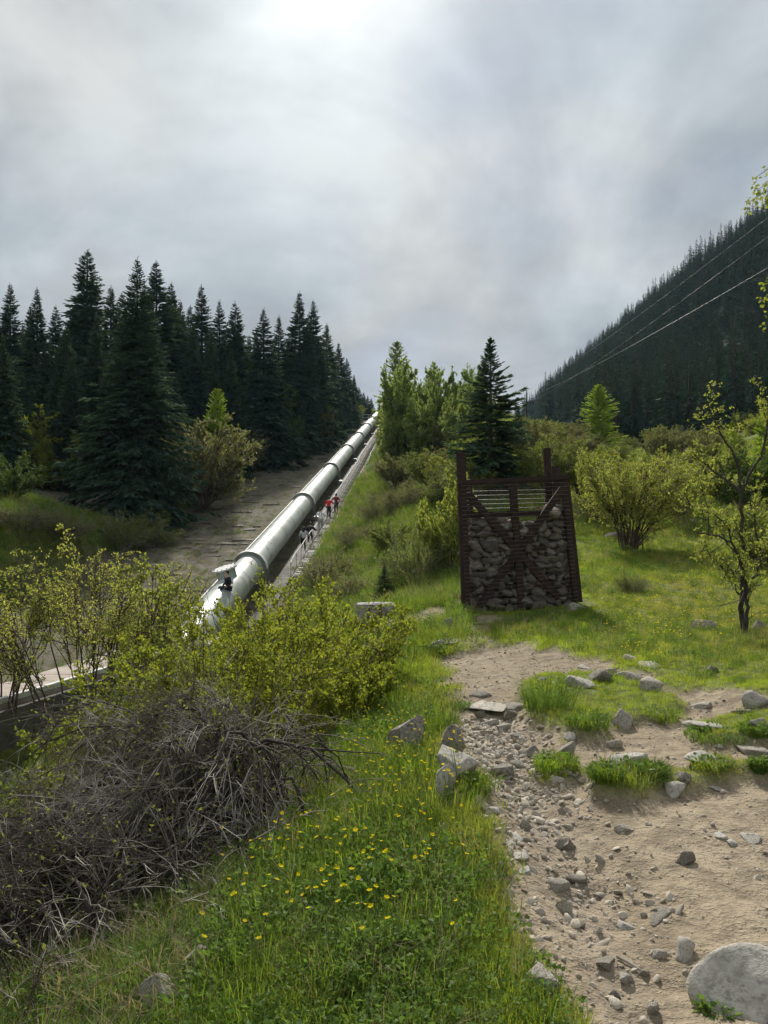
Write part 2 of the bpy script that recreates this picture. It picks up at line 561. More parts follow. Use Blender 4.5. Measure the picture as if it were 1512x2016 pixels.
_ca, _cw, _cy = _warp(CTRL[:, 0], CTRL[:, 1])
_cs = (CTRL[:, 2] - EYE) / (_cy + Y3)


def _k(r2):
    return 0.5 * r2 * np.log(r2 + 1e-12)


_n = len(CTRL)
_A = np.zeros((_n + 3, _n + 3))
_A[:_n, :_n] = _k((_ca[:, None] - _ca) ** 2 + (_cw[:, None] - _cw) ** 2) + np.eye(_n) * 2e-4
_A[:_n, _n], _A[:_n, _n + 1], _A[:_n, _n + 2] = 1, _ca, _cw
_A[_n:, :_n] = _A[:_n, _n:].T
_sol = np.linalg.solve(_A, np.concatenate([_cs, np.zeros(3)]))


def pipe_x(y):
    return -7.74 + (np.asarray(y) - 44) * 0.0427


def bed_z(y):
    y = np.asarray(y, dtype=float)
    return -1.6 + 0.223 * (np.minimum(y, 192) - 44) - 0.10 * np.maximum(y - 192, 0)


def wall_x(y):
    return -10.2 + 0.213 * (np.asarray(y) - 20.2)


def H0(x, y):
    """the ground without its finest relief"""
    x, y = np.atleast_1d(np.asarray(x, dtype=float)), np.atleast_1d(np.asarray(y, dtype=float))
    a, w, yc = _warp(x, y)
    s = np.full(a.shape, _sol[_n]) + _sol[_n + 1] * a + _sol[_n + 2] * w
    for i in range(_n):
        s = s + _sol[i] * _k((a - _ca[i]) ** 2 + (w - _cw[i]) ** 2)
    z = EYE + s * (yc + Y3)
    d = x - pipe_x(y)
    m = sstep(-13.0, -10.5, d) * (1 - sstep(2.7, 4.2, d)) * sstep(33, 38, y) * (1 - sstep(215, 260, y))
    z = z * (1 - m) + bed_z(y) * m
    # ground behind the retaining wall is held up level
    mw = sstep(0, 0.3, wall_x(y) + 0.1 - x) * sstep(8, 9, y) * (1 - sstep(36, 40, y))
    z = z * (1 - mw) + np.maximum(z, -3.15) * mw
    return z


def H(x, y):
    x, y = np.atleast_1d(np.asarray(x, dtype=float)), np.atleast_1d(np.asarray(y, dtype=float))
    z = H0(x, y)
    dist = np.clip(y, 2, 400)
    far = np.clip((dist - 30) / 60, 0, 1)
    d = x - pipe_x(y)
    onbed = sstep(-13.0, -10.5, d) * (1 - sstep(2.7, 4.2, d)) * sstep(33, 38, y)
    z = z + (vnoise(x, y, 1 / 9., 1) * 1.1 * far + vnoise(x, y, 1 / 2.6, 2) * 0.30 * np.clip((dist - 9) / 20, 0, 1)) * (1 - 0.85 * onbed)
    near = 1 - np.clip((dist - 18) / 20, 0, 1)
    z = z + near * (vnoise(x, y, 1.1, 3) * 0.09 + vnoise(x, y, 3.3, 4) * 0.035 + vnoise(x, y, 9.0, 5) * 0.014)
    return z


_ys = np.geomspace(2.0, 1100.0, 2600)


def ground(u, v, ymin=2.0):
    """where the sight line through photo pixel (u, v) meets the ground"""
    x = (u - CU) / F * _ys
    zr = EYE + (HV - v) / F * _ys
    h = H(x, _ys)
    below = np.where((zr <= h) & (_ys >= ymin))[0]
    i = below[0] if len(below) else len(_ys) - 1
    return Vector((float(x[i]), float(_ys[i]), float(h[i])))


def onz(x, y):
    return float(H(x, y)[0])


def at(u, Y):
    """ground point at depth Y in the column u"""
    x = (u - CU) / F * Y
    return Vector((x, Y, onz(x, Y)))


def poly_xy(pts):
    return np.array([tuple(ground(u, v))[:2] for u, v in pts])


def poly_dist(P, x, y):
    """signed distance in metres, positive inside the polygon"""
    ins = np.zeros(x.shape, dtype=bool)
    dmin = np.full(x.shape, 1e9)
    n = len(P)
    for i in range(n):
        x0, y0 = P[i]
        x1, y1 = P[(i + 1) % n]
        c = ((y0 > y) != (y1 > y)) & (x < (x1 - x0) * (y - y0) / (y1 - y0 + 1e-12) + x0)
        ins ^= c
        dx, dy = x1 - x0, y1 - y0
        t = np.clip(((x - x0) * dx + (y - y0) * dy) / (dx * dx + dy * dy + 1e-12), 0, 1)
        dmin = np.minimum(dmin, np.hypot(x - x0 - t * dx, y - y0 - t * dy))
    return np.where(ins, dmin, -dmin)


DIRT = poly_xy([(1055, 2016), (1040, 1910), (1005, 1840), (995, 1760), (990, 1690), (958, 1640), (928, 1580), (908, 1530), (888, 1460), (868, 1400), (848, 1370), (838, 1325),
                (838, 1300), (895, 1280), (960, 1264), (1080, 1270), (1150, 1292), (1230, 1305), (1330, 1345), (1420, 1362), (1530, 1380), (1720, 1420)])
DIRT = np.vstack([DIRT, [[4.2, 5.0], [3.0, 2.4], [1.5, 0.0], [0.9, -4.0], [-0.4, -4.0], [0.12, 0.6]]])
ISLES = [poly_xy(p) for p in (
    [(1032, 1335), (1095, 1322), (1200, 1330), (1290, 1352), (1345, 1385), (1300, 1412), (1205, 1425), (1185, 1452), (1110, 1445), (1045, 1412)],
    [(1345, 1425), (1420, 1412), (1530, 1405), (1530, 1465), (1440, 1462), (1370, 1455)],
    [(1160, 1512), (1210, 1488), (1290, 1492), (1318, 1525), (1280, 1545), (1190, 1545)],
    [(1050, 1490), (1085, 1472), (1140, 1482), (1135, 1512), (1080, 1520)],
    [(1360, 1490), (1430, 1478), (1450, 1505), (1390, 1515)],
    [(1478, 1480), (1540, 1470), (1540, 1520), (1490, 1515)])]
SIDE_PATH = poly_xy([(690, 1262), (755, 1226), (800, 1212), (870, 1196), (905, 1205), (850, 1232), (745, 1262)])
FOOT_PATH = poly_xy([(880, 1285), (905, 1240), (925, 1215), (985, 1210), (1000, 1228), (970, 1250), (985, 1278)])
RILL = poly_xy([(900, 1405), (1000, 1400), (1060, 1470), (1110, 1560), (1170, 1650), (1210, 1760), (1260, 1880), (1290, 1990), (1230, 2010), (1130, 1880), (1085, 1790), (1060, 1700), (1015, 1620), (960, 1540)])

BRUSH = poly_xy([(650, 1560), (560, 1650), (480, 1760), (390, 1890), (330, 2010)])
BRUSH = np.vstack([BRUSH, [[-.75, 2.0], [-2.2, 2.2], [-2.8, 4.4], [-1.6, 5.6]]])


def dirt_mask(x, y):
    """1 on bare earth, 0 on turf"""
    x, y = np.asarray(x, dtype=float), np.asarray(y, dtype=float)
    wob = vnoise(x, y, 1.6, 6) * 0.45 + vnoise(x, y, 5.0, 7) * 0.22 + vnoise(x, y, 14.0, 8) * 0.08
    m = sstep(-0.10, 0.16, poly_dist(DIRT, x, y) + wob * np.clip(y / 6, 0.5, 1.3))
    for P in ISLES:
        m = m * (1 - sstep(-0.10, 0.10, poly_dist(P, x, y) + wob * 0.6))
    m = np.maximum(m, sstep(-0.25, 0.3, poly_dist(SIDE_PATH, x, y) + wob * 1.2))
    m = np.maximum(m, 0.85 * sstep(-0.2, 0.45, poly_dist(FOOT_PATH, x, y) + wob * 1.2))
    return m * (y < 24) + 0.0


def relief(x, y):
    """raised turf, worn channel and ledges"""
    x, y = np.asarray(x, dtype=float), np.asarray(y, dtype=float)
    sel = (y < 24) & (y > -6)
    z = np.zeros(x.shape)
    xs, ys = x[sel], y[sel]
    m = dirt_mask(xs, ys)
    rr = sstep(-0.25, 0.2, poly_dist(RILL, xs, ys))
    worn = sstep(0.0, 1.0, poly_dist(DIRT, xs, ys) + 0.2)
    z[sel] = -0.075 * m * worn - 0.05 * rr + (1 - m) * 0.03 + m * (np.abs(vnoise(xs, ys, 6.0, 12)) * 0.03 + rr * vnoise(xs, ys, 18.0, 13) * 0.03)
    return z


_H_base = H


def H(x, y):
    x, y = np.atleast_1d(np.asarray(x, dtype=float)), np.atleast_1d(np.asarray(y, dtype=float))
    return _H_base(x, y) + relief(x, y)


def build_ground():
    ys = np.concatenate([np.linspace(-25, 1.6, 14), np.geomspace(1.75, 60, 330), np.geomspace(61.5, 1600, 130)])
    t = np.linspace(-1, 1, 470)
    a = np.sign(t) * (0.62 * np.abs(t) + 0.75 * np.abs(t) ** 5)
    Yg, Ag = np.meshgrid(ys, a, indexing='ij')
    X = Ag * (np.abs(Yg) + 3.0)
    Z = H(X.ravel(), Yg.ravel())
    nr, nc = X.shape
    v = np.stack([X.ravel(), Yg.ravel(), Z], axis=1)
    i = np.arange(nr - 1)[:, None] * nc
    j = np.arange(nc - 1)[None, :]
    f = np.stack([i + j, i + j + 1, i + nc + j + 1, i + nc + j], axis=-1).reshape(-1, 4)
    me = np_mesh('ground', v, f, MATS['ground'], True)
    xf, yf = X.ravel(), Yg.ravel()
    dm = np.zeros(len(xf), dtype=np.float32)
    sel = (yf < 24)
    dm[sel] = dirt_mask(xf[sel], yf[sel])
    me.attributes.new('dirt', 'FLOAT', 'POINT').data.foreach_set('value', dm)
    rl = np.zeros(len(xf), dtype=np.float32)
    rl[sel] = sstep(-0.15, 0.3, poly_dist(RILL, xf[sel], yf[sel]))
    me.attributes.new('stony', 'FLOAT', 'POINT').data.foreach_set('value', rl)
    d = xf - pipe_x(yf)
    wob = vnoise(xf, yf, 0.4, 21) * 1.6
    bd = sstep(-12.4, -10.6, d + wob) * (1 - sstep(2.4, 3.2, d + wob * 0.5)) * sstep(31, 35, yf) * (1 - sstep(190, 215, yf))
    bd = np.maximum(bd, sstep(0.0, 0.8, wall_x(yf) - xf + wob * 0.3) * sstep(8, 10, yf) * (1 - sstep(44, 50, yf)) * (1 - sstep(6, 10, wall_x(yf) - xf)))
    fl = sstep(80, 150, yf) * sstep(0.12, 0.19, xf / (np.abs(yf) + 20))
    br = sstep(-.15, .25, poly_dist(BRUSH, xf, yf) + vnoise(xf, yf, 2.0, 71) * .4) * (yf < 8)
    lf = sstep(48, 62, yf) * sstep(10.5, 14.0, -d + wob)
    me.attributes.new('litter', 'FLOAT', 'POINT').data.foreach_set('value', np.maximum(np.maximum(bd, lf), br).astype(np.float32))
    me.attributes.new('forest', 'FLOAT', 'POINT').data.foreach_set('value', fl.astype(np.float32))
    return tag(obj('ground', me), 'grassy hillside with a worn dirt path', None, None, 'structure')


def ground_mat():
    m, nt, out = new_mat('ground')
    pos = nt.nodes.new('ShaderNodeNewGeometry').outputs['Position']

    def attr(n):
        a = nt.nodes.new('ShaderNodeAttribute')
        a.attribute_name = n
        return a.outputs['Fac']
    n1 = noise(nt, pos, 0.8, 3.0, 0.6)
    n2 = noise(nt, pos, 7.0, 4.0, 0.7)
    n3 = noise(nt, pos, 45.0, 2.0, 0.7)
    dirt = mixc(nt, ramp(nt, n1, [(0.35, 0.0), (0.65, 1.0)]), (0.285, 0.226, 0.154), (0.365, 0.298, 0.212))
    dirt = mixc(nt, ramp(nt, n2, [(0.40, 0.75), (0.58, 0.0)]), dirt, (0.172, 0.137, 0.097))
    dirt = mixc(nt, ramp(nt, n3, [(0.60, 0.0), (0.75, 0.5)]), dirt, (0.48, 0.42, 0.34))
    # small embedded grit
    vo = nt.nodes.new('ShaderNodeTexVoronoi')
    vo.inputs['Scale'].default_value = 38.0
    nt.links.new(pos, vo.inputs['Vector'])
    gm = ramp(nt, vo.outputs['Distance'], [(0.14, 1.0), (0.24, 0.0)])
    pick = ramp(nt, noise(nt, vo.outputs['Position'], 3.1, 1.0), [(0.50, 0.0), (0.56, 1.0)])
    gsel = mathn(nt, 'MULTIPLY', gm, pick)
    gcol = mixc(nt, noise(nt, vo.outputs['Position'], 11.0, 1.0), (0.20, 0.18, 0.155), (0.55, 0.51, 0.45))
    dirt = mixc(nt, mathn(nt, 'MULTIPLY', gsel, 0.75), dirt, gcol)
    dirt = mixc(nt, mathn(nt, 'MULTIPLY', attr('stony'), 0.45), dirt, (0.27, 0.235, 0.195))
    turf = mixc(nt, ramp(nt, noise(nt, pos, 0.25, 3.0), [(0.35, 0.0), (0.65, 1.0)]), (0.130, 0.172, 0.034), (0.205, 0.225, 0.058))
    turf = mixc(nt, ramp(nt, n2, [(0.4, 0.6), (0.6, 0.0)]), turf, (0.055, 0.055, 0.025))
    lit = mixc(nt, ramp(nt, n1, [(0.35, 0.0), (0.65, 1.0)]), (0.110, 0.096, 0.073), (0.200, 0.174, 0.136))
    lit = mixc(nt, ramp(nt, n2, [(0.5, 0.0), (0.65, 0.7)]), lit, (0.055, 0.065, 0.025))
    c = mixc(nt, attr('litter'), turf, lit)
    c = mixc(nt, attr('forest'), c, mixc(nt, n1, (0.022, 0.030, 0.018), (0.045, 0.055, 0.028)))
    c = mixc(nt, attr('dirt'), c, dirt)
    p = nd(nt, 'ShaderNodeBsdfPrincipled', i_Roughness=0.95)
    p.inputs['Specular IOR Level'].default_value = 0.15
    nt.links.new(c, p.inputs['Base Color'])
    b = nt.nodes.new('ShaderNodeBump')
    b.inputs['Strength'].default_value = 1.0
    b.inputs['Distance'].default_value = 0.055
    h = mathn(nt, 'ADD', mathn(nt, 'MULTIPLY', n2, 0.8), mathn(nt, 'ADD', mathn(nt, 'MULTIPLY', n3, 0.25), mathn(nt, 'MULTIPLY', gsel, 0.3)))
    nt.links.new(h, b.inputs['Height'])
    nt.links.new(b.outputs[0], p.inputs['Normal'])
    nt.links.new(p.outputs[0], out.inputs[0])


ground_mat()
GROUND = build_ground()

# ------------------------------------------------------------------ the pipe, its bed and stairway
PD = Vector((0.0427, 1, 0.223)).normalized()
PR = Vector((1, -0.0427, 0)).normalized()
PU = PR.cross(PD)
PRAD = 0.80


def axis(Y):
    return Vector((float(pipe_x(Y)), Y, -0.10 + 0.223 * (Y - 44)))


def on_pipe(Y, th, r=PRAD):
    return axis(Y) + PR * (r * math.cos(th)) + PU * (r * math.sin(th))


RING_Y = [44 + 20.7 * k for k in range(8)]


def build_pipe():
    root = empty('penstock_pipe', (float(pipe_x(44)), 44, float(bed_z(44))))
    tag(root, 'long pale grey-green steel water pipe climbing the hillside', 'pipe')
    inv = root.matrix_world.inverted() if False else Matrix.Translation(-root.location)

    def L(p):
        return inv @ Vector(p)
    N = 40
    ends = [30.5] + RING_Y + [194]
    for a, b in zip(ends[:-1], ends[1:]):
        mb = MB()
        nseg = 6
        for k in range(nseg + 1):
            Y = a + (b - a) * k / nseg
            for j in range(N):
                mb.v.append(tuple(L(on_pipe(Y, 2 * math.pi * j / N))))
        for k in range(nseg):
            for j in range(N):
                j2 = (j + 1) % N
                mb.f.append((k * N + j, k * N + j2, (k + 1) * N + j2, (k + 1) * N + j))
        sec = mb.build('pipe_section', MATS['pipe_paint'], root, smooth=True)
        for k in range(1, 4):          # weld seams around and a staggered one along
            Y = a + (b - a) * k / 4.0
            ms = MB()
            for dy in (-0.035, 0.035):
                for j in range(N):
                    ms.v.append(tuple(L(on_pipe(Y + dy, 2 * math.pi * j / N, PRAD + 0.007))))
            for j in range(N):
                j2 = (j + 1) % N
                ms.f.append((j, j2, N + j2, N + j))
            ms.build('weld_seam', MATS['seam_paint'], sec, smooth=True)
    for Y in RING_Y:
        mb = MB()
        n = 30
        prof = []
        for k in range(n + 1):
            th = math.pi * k / n
            prof.append((math.cos(th), math.sin(th)))
        ri, ro = PRAD + 0.004, PRAD + 0.20
        base = axis(Y)
        drop = 1.05
        pts_i = [base + PR * (-ri) + PU * (-0.35)] + [base + PR * (ri * -c) + PU * (ri * s) for c, s in prof] + [base + PR * ri + PU * (-0.35)]
        pts_o = [base + PR * (-(ro + 0.06)) + PU * (-drop)] + [base + PR * (ro * -c) + PU * (ro * s) for c, s in prof] + [base + PR * (ro + 0.06) + PU * (-drop)]
        m = len(pts_i)
        # two flange plates and a rim between them, like a ring girder
        for off, th in ((-0.16, 0.03), (0.16, 0.03)):
            b0 = len(mb.v)
            for s in (0, 1):
                for p in pts_i + pts_o:
                    mb.v.append(tuple(L(p + PD * (off + th * (s - 0.5)))))
            for k in range(m - 1):
                i0, i1, o0, o1 = b0 + k, b0 + k + 1, b0 + m + k, b0 + m + k + 1
                q = 2 * m
                mb.f += [(i0, i1, o1, o0), (i0 + q, o0 + q, o1 + q, i1 + q), (o0, o1, o1 + q, o0 + q), (i1, i0, i0 + q, i1 + q)]
        col = mb.build('collar', MATS['collar_paint'], root)
        rim = MB()
        for k in range(m):
            for off in (-0.2, 0.2):
                rim.v.append(tuple(L(pts_o[k] + PD * off)))
        for k in range(m - 1):
            rim.f.append((2 * k, 2 * k + 1, 2 * k + 3, 2 * k + 2))
        b0 = len(rim.v)
        for k in range(m):
            q = pts_o[k] - base
            for off in (-0.2, 0.2):
                rim.v.append(tuple(L(base + q * 1.03 + PD * off)))
        for k in range(m - 1):
            rim.f.append((b0 + 2 * k, b0 + 2 * k + 2, b0 + 2 * k + 3, b0 + 2 * k + 1))
            rim.f.append((2 * k, 2 * k + 2, b0 + 2 * k + 2, b0 + 2 * k))
            rim.f.append((2 * k + 1, b0 + 2 * k + 1, b0 + 2 * k + 3, 2 * k + 3))
        rim.build('collar_rim', MATS['white_paint'], col)
        for s in (-1, 1):
            ft = MB()
            c = base + PR * (s * (ro + 0.02)) + PU * (-drop - 0.05)
            M = Matrix.Translation(L(c)) @ Matrix((PR, PD, PU)).transposed().to_4x4()
            ft.box((-0.24, -0.26, -0.30), (0.24, 0.26, 0.05), M)
            ft.build('saddle_foot', MATS['collar_paint'], root, bevel=0.012)
            pd_ = MB()
            gz = float(bed_z(Y)) - 0.4
            pc = L(c)
            pd_.box((pc.x - 0.36, pc.y - 0.45, gz - root.location.z), (pc.x + 0.36, pc.y + 0.45, pc.z - 0.26))
            pd_.build('pedestal', MATS['concrete_dark'], root, bevel=0.02)
            lp = MB()
            lp.beam(L(base + PR * (s * (ro + 0.01)) + PU * 0.0), L(base + PR * (s * (ro + 0.05)) + PU * (-drop)), 0.07, 0.42, up=PD)
            lp.build('saddle_leg', MATS['pedestal_steel'], root)
    # conduit along the upper side with little clips
    th = math.radians(152)
    cd = MB()
    cd.tube([L(on_pipe(31 + k * 4.0, th, PRAD + 0.09)) for k in range(40)], 0.045, 6)
    cond = cd.build('conduit', MATS['white_paint'], root, smooth=True)
    for k in range(54):
        Y = 32 + k * 3.0
        cl = MB()
        cl.beam(L(on_pipe(Y, th, PRAD - 0.01)), L(on_pipe(Y, th, PRAD + 0.11)), 0.05, 0.05, up=PD)
        cl.build('conduit_clip', MATS['seam_paint'], cond)
    # manhole stub with bolted flange
    Ym, tm = 39.6, math.radians(104)
    nrm = (PR * math.cos(tm) + PU * math.sin(tm)).normalized()
    sd = nrm.cross(PD).normalized()
    c0 = axis(Ym)

    def ringpts(r, h, n=28):
        return [L(c0 + nrm * (PRAD + h) + (PD * math.cos(a) + sd * math.sin(a)) * r) for a in (2 * math.pi * k / n for k in range(n))]
    st = MB()
    for r, h in ((0.50, -0.35), (0.50, 0.42)):
        st.v += [tuple(p) for p in ringpts(r, h)]
    st.f += [(k, (k + 1) % 28, 28 + (k + 1) % 28, 28 + k) for k in range(28)]
    stub = st.build('manhole_stub', MATS['pipe_paint'], root, smooth=True)
    fl = MB()
    for r, h in ((0.64, 0.36), (0.64, 0.44)):
        fl.v += [tuple(p) for p in ringpts(r, h)]
    fl.f += [(k, (k + 1) % 28, 28 + (k + 1) % 28, 28 + k) for k in range(28)] + [tuple(range(27, -1, -1)), tuple(range(28, 56))]
    fl.build('flange_cover', MATS['white_paint'], stub)
    for k in range(14):
        a = 2 * math.pi * k / 14
        p = c0 + nrm * (PRAD + 0.45) + (PD * math.cos(a) + sd * math.sin(a)) * 0.57
        bt = MB()
        bt.tube([L(p - nrm * 0.12), L(p + nrm * 0.03)], 0.026, 6)
        bt.build('bolt', MATS['iron_dark'], stub)
    # a dent-like scar plate and the marks on the paint
    def strip(name, pts, w, mat):
        mb = MB()
        for (Y, t) in pts:
            for s in (-1, 1):
                mb.v.append(tuple(L(on_pipe(Y, t, PRAD + 0.010) + PD * (w * 0.5 * s))))
        mb.f = [(2 * k, 2 * k + 1, 2 * k + 3, 2 * k + 2) for k in range(len(pts) - 1)]
        return mb
    rr = random.Random(3)
    for row in range(3):
        mb = MB()
        t = math.radians(86 - 1)
        while t > math.radians(58):
            w = math.radians(rr.uniform(1.2, 2.6))
            q = strip('x', [(43.05 - row * 0.30, t), (43.05 - row * 0.30, t - w)], 0.16, None)
            mb.add(q.v, q.f)
            t -= w + math.radians(rr.uniform(0.7, 1.3))
        mb.build('red_stencil', MATS['red_ink'], root)
    scr = MB()
    t = math.radians(92)
    k = 0
    while t > math.radians(44):
        k += 1
        hgt = rr.uniform(0.15, 0.5)
        q = strip('x', [(47.6 + hgt * 0.5 * (-1) ** k, t), (47.6 - hgt * 0.5 * (-1) ** k, t - math.radians(2.3))], 0.085, None)
        scr.add(q.v, q.f)
        t -= math.radians(2.1)
    scr.build('graffiti_scrawl', MATS['black_ink'], root)
    for (Y0, t0, Y1, t1) in ((48.4, 52, 49.4, 44), (49.0, 40, 48.2, 36), (46.8, 60, 46.2, 38), (48.8, 35, 49.6, 30)):
        q = strip('x', [(Y0 + (Y1 - Y0) * s / 4, math.radians(t0 + (t1 - t0) * s / 4)) for s in range(5)], 0.06, None)
        q.build('graffiti_stroke', MATS['black_ink'], root)
    return root


build_pipe()


def build_bed():
    """concrete slabs set across the slope, uneven and half overgrown"""
    bed = empty('paved_slope', (float(pipe_x(44)), 44, float(bed_z(44))))
    tag(bed, 'cracked concrete slab paving beside the pipe', None, None, 'structure')
    variants = []
    for k in range(8):
        rr = random.Random(50 + k)
        mb = MB()
        w, d = 1.0, 1.0
        n = 6
        top = [(-0.5 + i / (n - 1), -0.5 + rr.uniform(-0.06, 0.06), 0.0 + rr.uniform(-.01, .02)) for i in range(n)]
        bot = [(-0.5 + i / (n - 1), 0.5 + rr.uniform(-0.06, 0.06), 0.0 + rr.uniform(-.01, .02)) for i in range(n)]
        vs = top + bot + [(x, y, -0.25) for x, y, z in top]
        mb.add(vs, [(i, i + 1, n + i + 1, n + i) for i in range(n - 1)] + [(2 * n + i, 2 * n + i + 1, i + 1, i) for i in range(n - 1)])
        variants.append(mb.mesh('slab', MATS['slab_concrete']))
    rr = random.Random(9)
    cnt = 0
    Y = 36.5
    far = []
    rows = []
    while Y < 188:
        step = 0.9 + Y * 0.004 * rr.uniform(0.7, 1.3)
        rows.append((Y, step))
        Y += step * 1.1
    for Y, step in rows:
        d = -10.6
        while d < -1.3:
            w = rr.choice((0.7, 1.1, 1.7)) * rr.uniform(0.8, 1.2)
            keep = rr.random()
            x = float(pipe_x(Y)) + d + w * 0.5
            if keep < 0.28 and cnt < 292:
                z = float(bed_z(Y))
                o = obj('slab', rr.choice(variants), bed)
                cnt += 1
                o.location = Vector((x + rr.uniform(-.1, .1), Y + rr.uniform(-.12, .12), z + rr.uniform(0.0, 0.07))) - bed.location
                o.rotation_euler = (math.atan(0.223) - rr.uniform(-0.04, 0.20), rr.uniform(-0.07, 0.07), rr.uniform(-0.12, 0.12))
                o.scale = (w * 0.96, step * rr.uniform(.35, .7), 1.0)
            elif keep < 0.28:
                far.append((x, Y, w, step))
            d += w
    if far:
        mb = MB()
        for x, Y, w, step in far:
            z = float(bed_z(Y)) + rr.uniform(0.0, 0.08)
            M = Matrix.Translation(Vector((x, Y, z)) - bed.location) @ Euler((math.atan(0.223) - 0.07, 0, rr.uniform(-.05, .05))).to_matrix().to_4x4()
            mb.box((-w * .48, -step * .22, -0.25), (w * .48, step * .22, 0.0), M)
        o = mb.build('slab_mass', MATS['slab_concrete'], bed)
        o['kind'] = 'stuff'
    # plain concrete strip between pipe and stairs
    mb = MB()
    a0 = Vector((float(pipe_x(38)) + 1.45, 38, float(bed_z(38)) + 0.10))
    a1 = Vector((float(pipe_x(192)) + 1.45, 192, float(bed_z(192)) + 0.10))
    mb.beam(a0 - bed.location - Vector((0, 0, .13)), a1 - bed.location - Vector((0, 0, .13)), 0.85, 0.3)
    mb.build('side_strip', MATS['concrete_dark'], bed)


build_bed()

ST_OFF = 2.72          # stairway centre, metres to the right of the pipe's axis


def stair_p(Y, off=0.0, up=0.0):
    return Vector((float(pipe_x(Y)) + ST_OFF + off, Y, float(bed_z(Y)) + 0.58 + up + 0.25 * float(vnoise(np.array([Y]), np.array([0.3]), 0.12, 31)[0])))


def build_stairs():
    root = empty('hillside_stairway', tuple(stair_p(46)))
    tag(root, 'narrow steel stairway with pale handrails beside the pipe', 'stairway')
    o0 = root.location
    Ys = [45 + 2.0 * k for k in range(73)]
    for off in (-0.42, 0.42):
        mb = MB()
        mb.tube([stair_p(Y, off) - o0 for Y in Ys], 0.05, 5)
        mb.build('stringer', MATS['rail_paint'], root)
    tr = MB()
    tr.box((-0.42, -0.11, -0.05), (0.42, 0.11, 0.035))
    trm = tr.mesh('tread', MATS['rail_paint'])
    trd = tr.mesh('tread', MATS['tread_wood'])
    Y = 45.2
    k = 0
    while Y < 188 and k < 240:
        o = obj('tread', trm if k % 5 else trd, root, stair_p(Y, 0, 0.02) - o0)
        o.rotation_euler = (0.06, R.uniform(-.05, .05), 0)
        Y += 0.46 + max(0, Y - 60) * 0.0022
        k += 1
    for off, hh in ((-0.52, 0.92), (0.52, 0.55)):
        mb = MB()
        mb.tube([stair_p(Y, off + R.uniform(-.05, .05), hh + R.uniform(-.07, .07)) - o0 for Y in Ys], 0.032, 5)
        mb.build('handrail', MATS['white_paint'], root)
        for Y in Ys:
            q = MB()
            q.tube([stair_p(Y, off, -0.3) - o0, stair_p(Y, off, hh) - o0], 0.03, 5)
            q.build('baluster', MATS['rail_paint'], root)


build_stairs()


def build_encasement():
    """concrete casing into which the pipe dives, with its retaining wall and white edge tube"""
    Ys = [9.5, 14, 18, 20.2, 23.4, 28.2, 31, 33.7]
    root = empty('retaining_wall', (float(wall_x(20)), 20, -5.5))
    tag(root, 'stained concrete retaining wall with a broad flat top below the pipe', 'wall')
    back = {9.5: -15.2, 14: -14.0, 18: -12.9, 20.2: -12.4, 23.4: -11.8, 28.2: -11.0, 31: -10.6, 33.7: -10.3}
    o0 = root.location
    # wall panels with open joints
    ya = [9.5 + 2.42 * k for k in range(11)]
    for y0, y1 in zip(ya[:-1], ya[1:]):
        mb = MB()
        y0, y1 = y0 + 0.012, y1 - 0.012
        w = R.uniform(-0.02, 0.02)
        f0, f1 = Vector((float(wall_x(y0)) + w, y0, 0)), Vector((float(wall_x(y1)) + w, y1, 0))
        b0, b1 = f0 + Vector((-0.8, 0, 0)), f1 + Vector((-0.8, 0, 0))
        vs = [Vector((p.x, p.y, z)) - o0 for z in (-6.4, -3.02 + w * 0.3) for p in (f0, f1, b1, b0)]
        mb.add(vs, [(0, 1, 5, 4), (1, 2, 6, 5), (2, 3, 7, 6), (3, 0, 4, 7), (4, 5, 6, 7)])
        mb.build('wall_panel', MATS['concrete_dark'], root, bevel=0.02)
    # top slabs
    yb = [9.5, 13.4, 17.3, 21.2, 25.1, 29.0, 33.7]
    for y0, y1 in zip(yb[:-1], yb[1:]):
        mb = MB()
        y0, y1 = y0 + 0.01, y1 - 0.01
        bx = [float(np.interp(y, list(back), list(back.values()))) for y in (y0, y1)]
        vs = []
        for z in (-3.3, -2.9):
            vs += [Vector((float(wall_x(y0)) - 0.16, y0, z)) - o0, Vector((float(wall_x(y1)) - 0.16, y1, z)) - o0, Vector((bx[1], y1, z + 0.03)) - o0, Vector((bx[0], y0, z + 0.03)) - o0]
        mb.add(vs, [(3, 2, 1, 0), (4, 5, 6, 7), (0, 1, 5, 4), (1, 2, 6, 5), (2, 3, 7, 6), (3, 0, 4, 7)])
        mb.build('top_slab', MATS['concrete_pink'], root, bevel=0.015)
    # anchor block round the pipe's foot
    mb = MB()
    mb.box((-1.35, -1.1, -1.6), (1.35, 1.2, 0.42), Matrix.Translation(Vector((float(pipe_x(32)), 31.2, -3.0)) - o0))
    mb.build('anchor_block', MATS['concrete_pink'], root, bevel=0.04)
    # white edge tube in short lengths
    er = empty('edge_tube', (float(wall_x(20)), 20, -2.85))
    tag(er, 'white square edge beam running along the retaining wall top', 'beam')
    for y0, y1 in zip(np.arange(9.6, 31, 1.9), np.arange(11.5, 33, 1.9)):
        mb = MB()
        a = Vector((float(wall_x(y0)) - 0.25, y0 + 0.012, -2.80 + R.uniform(-.012, .012)))
        b = Vector((float(wall_x(y1)) - 0.25, y1 - 0.012, -2.80 + R.uniform(-.012, .012)))
        mb.beam(a - er.location, b - er.location, 0.15, 0.17)
        mb.build('beam_length', MATS['white_paint'], er, bevel=0.012)


build_encasement()


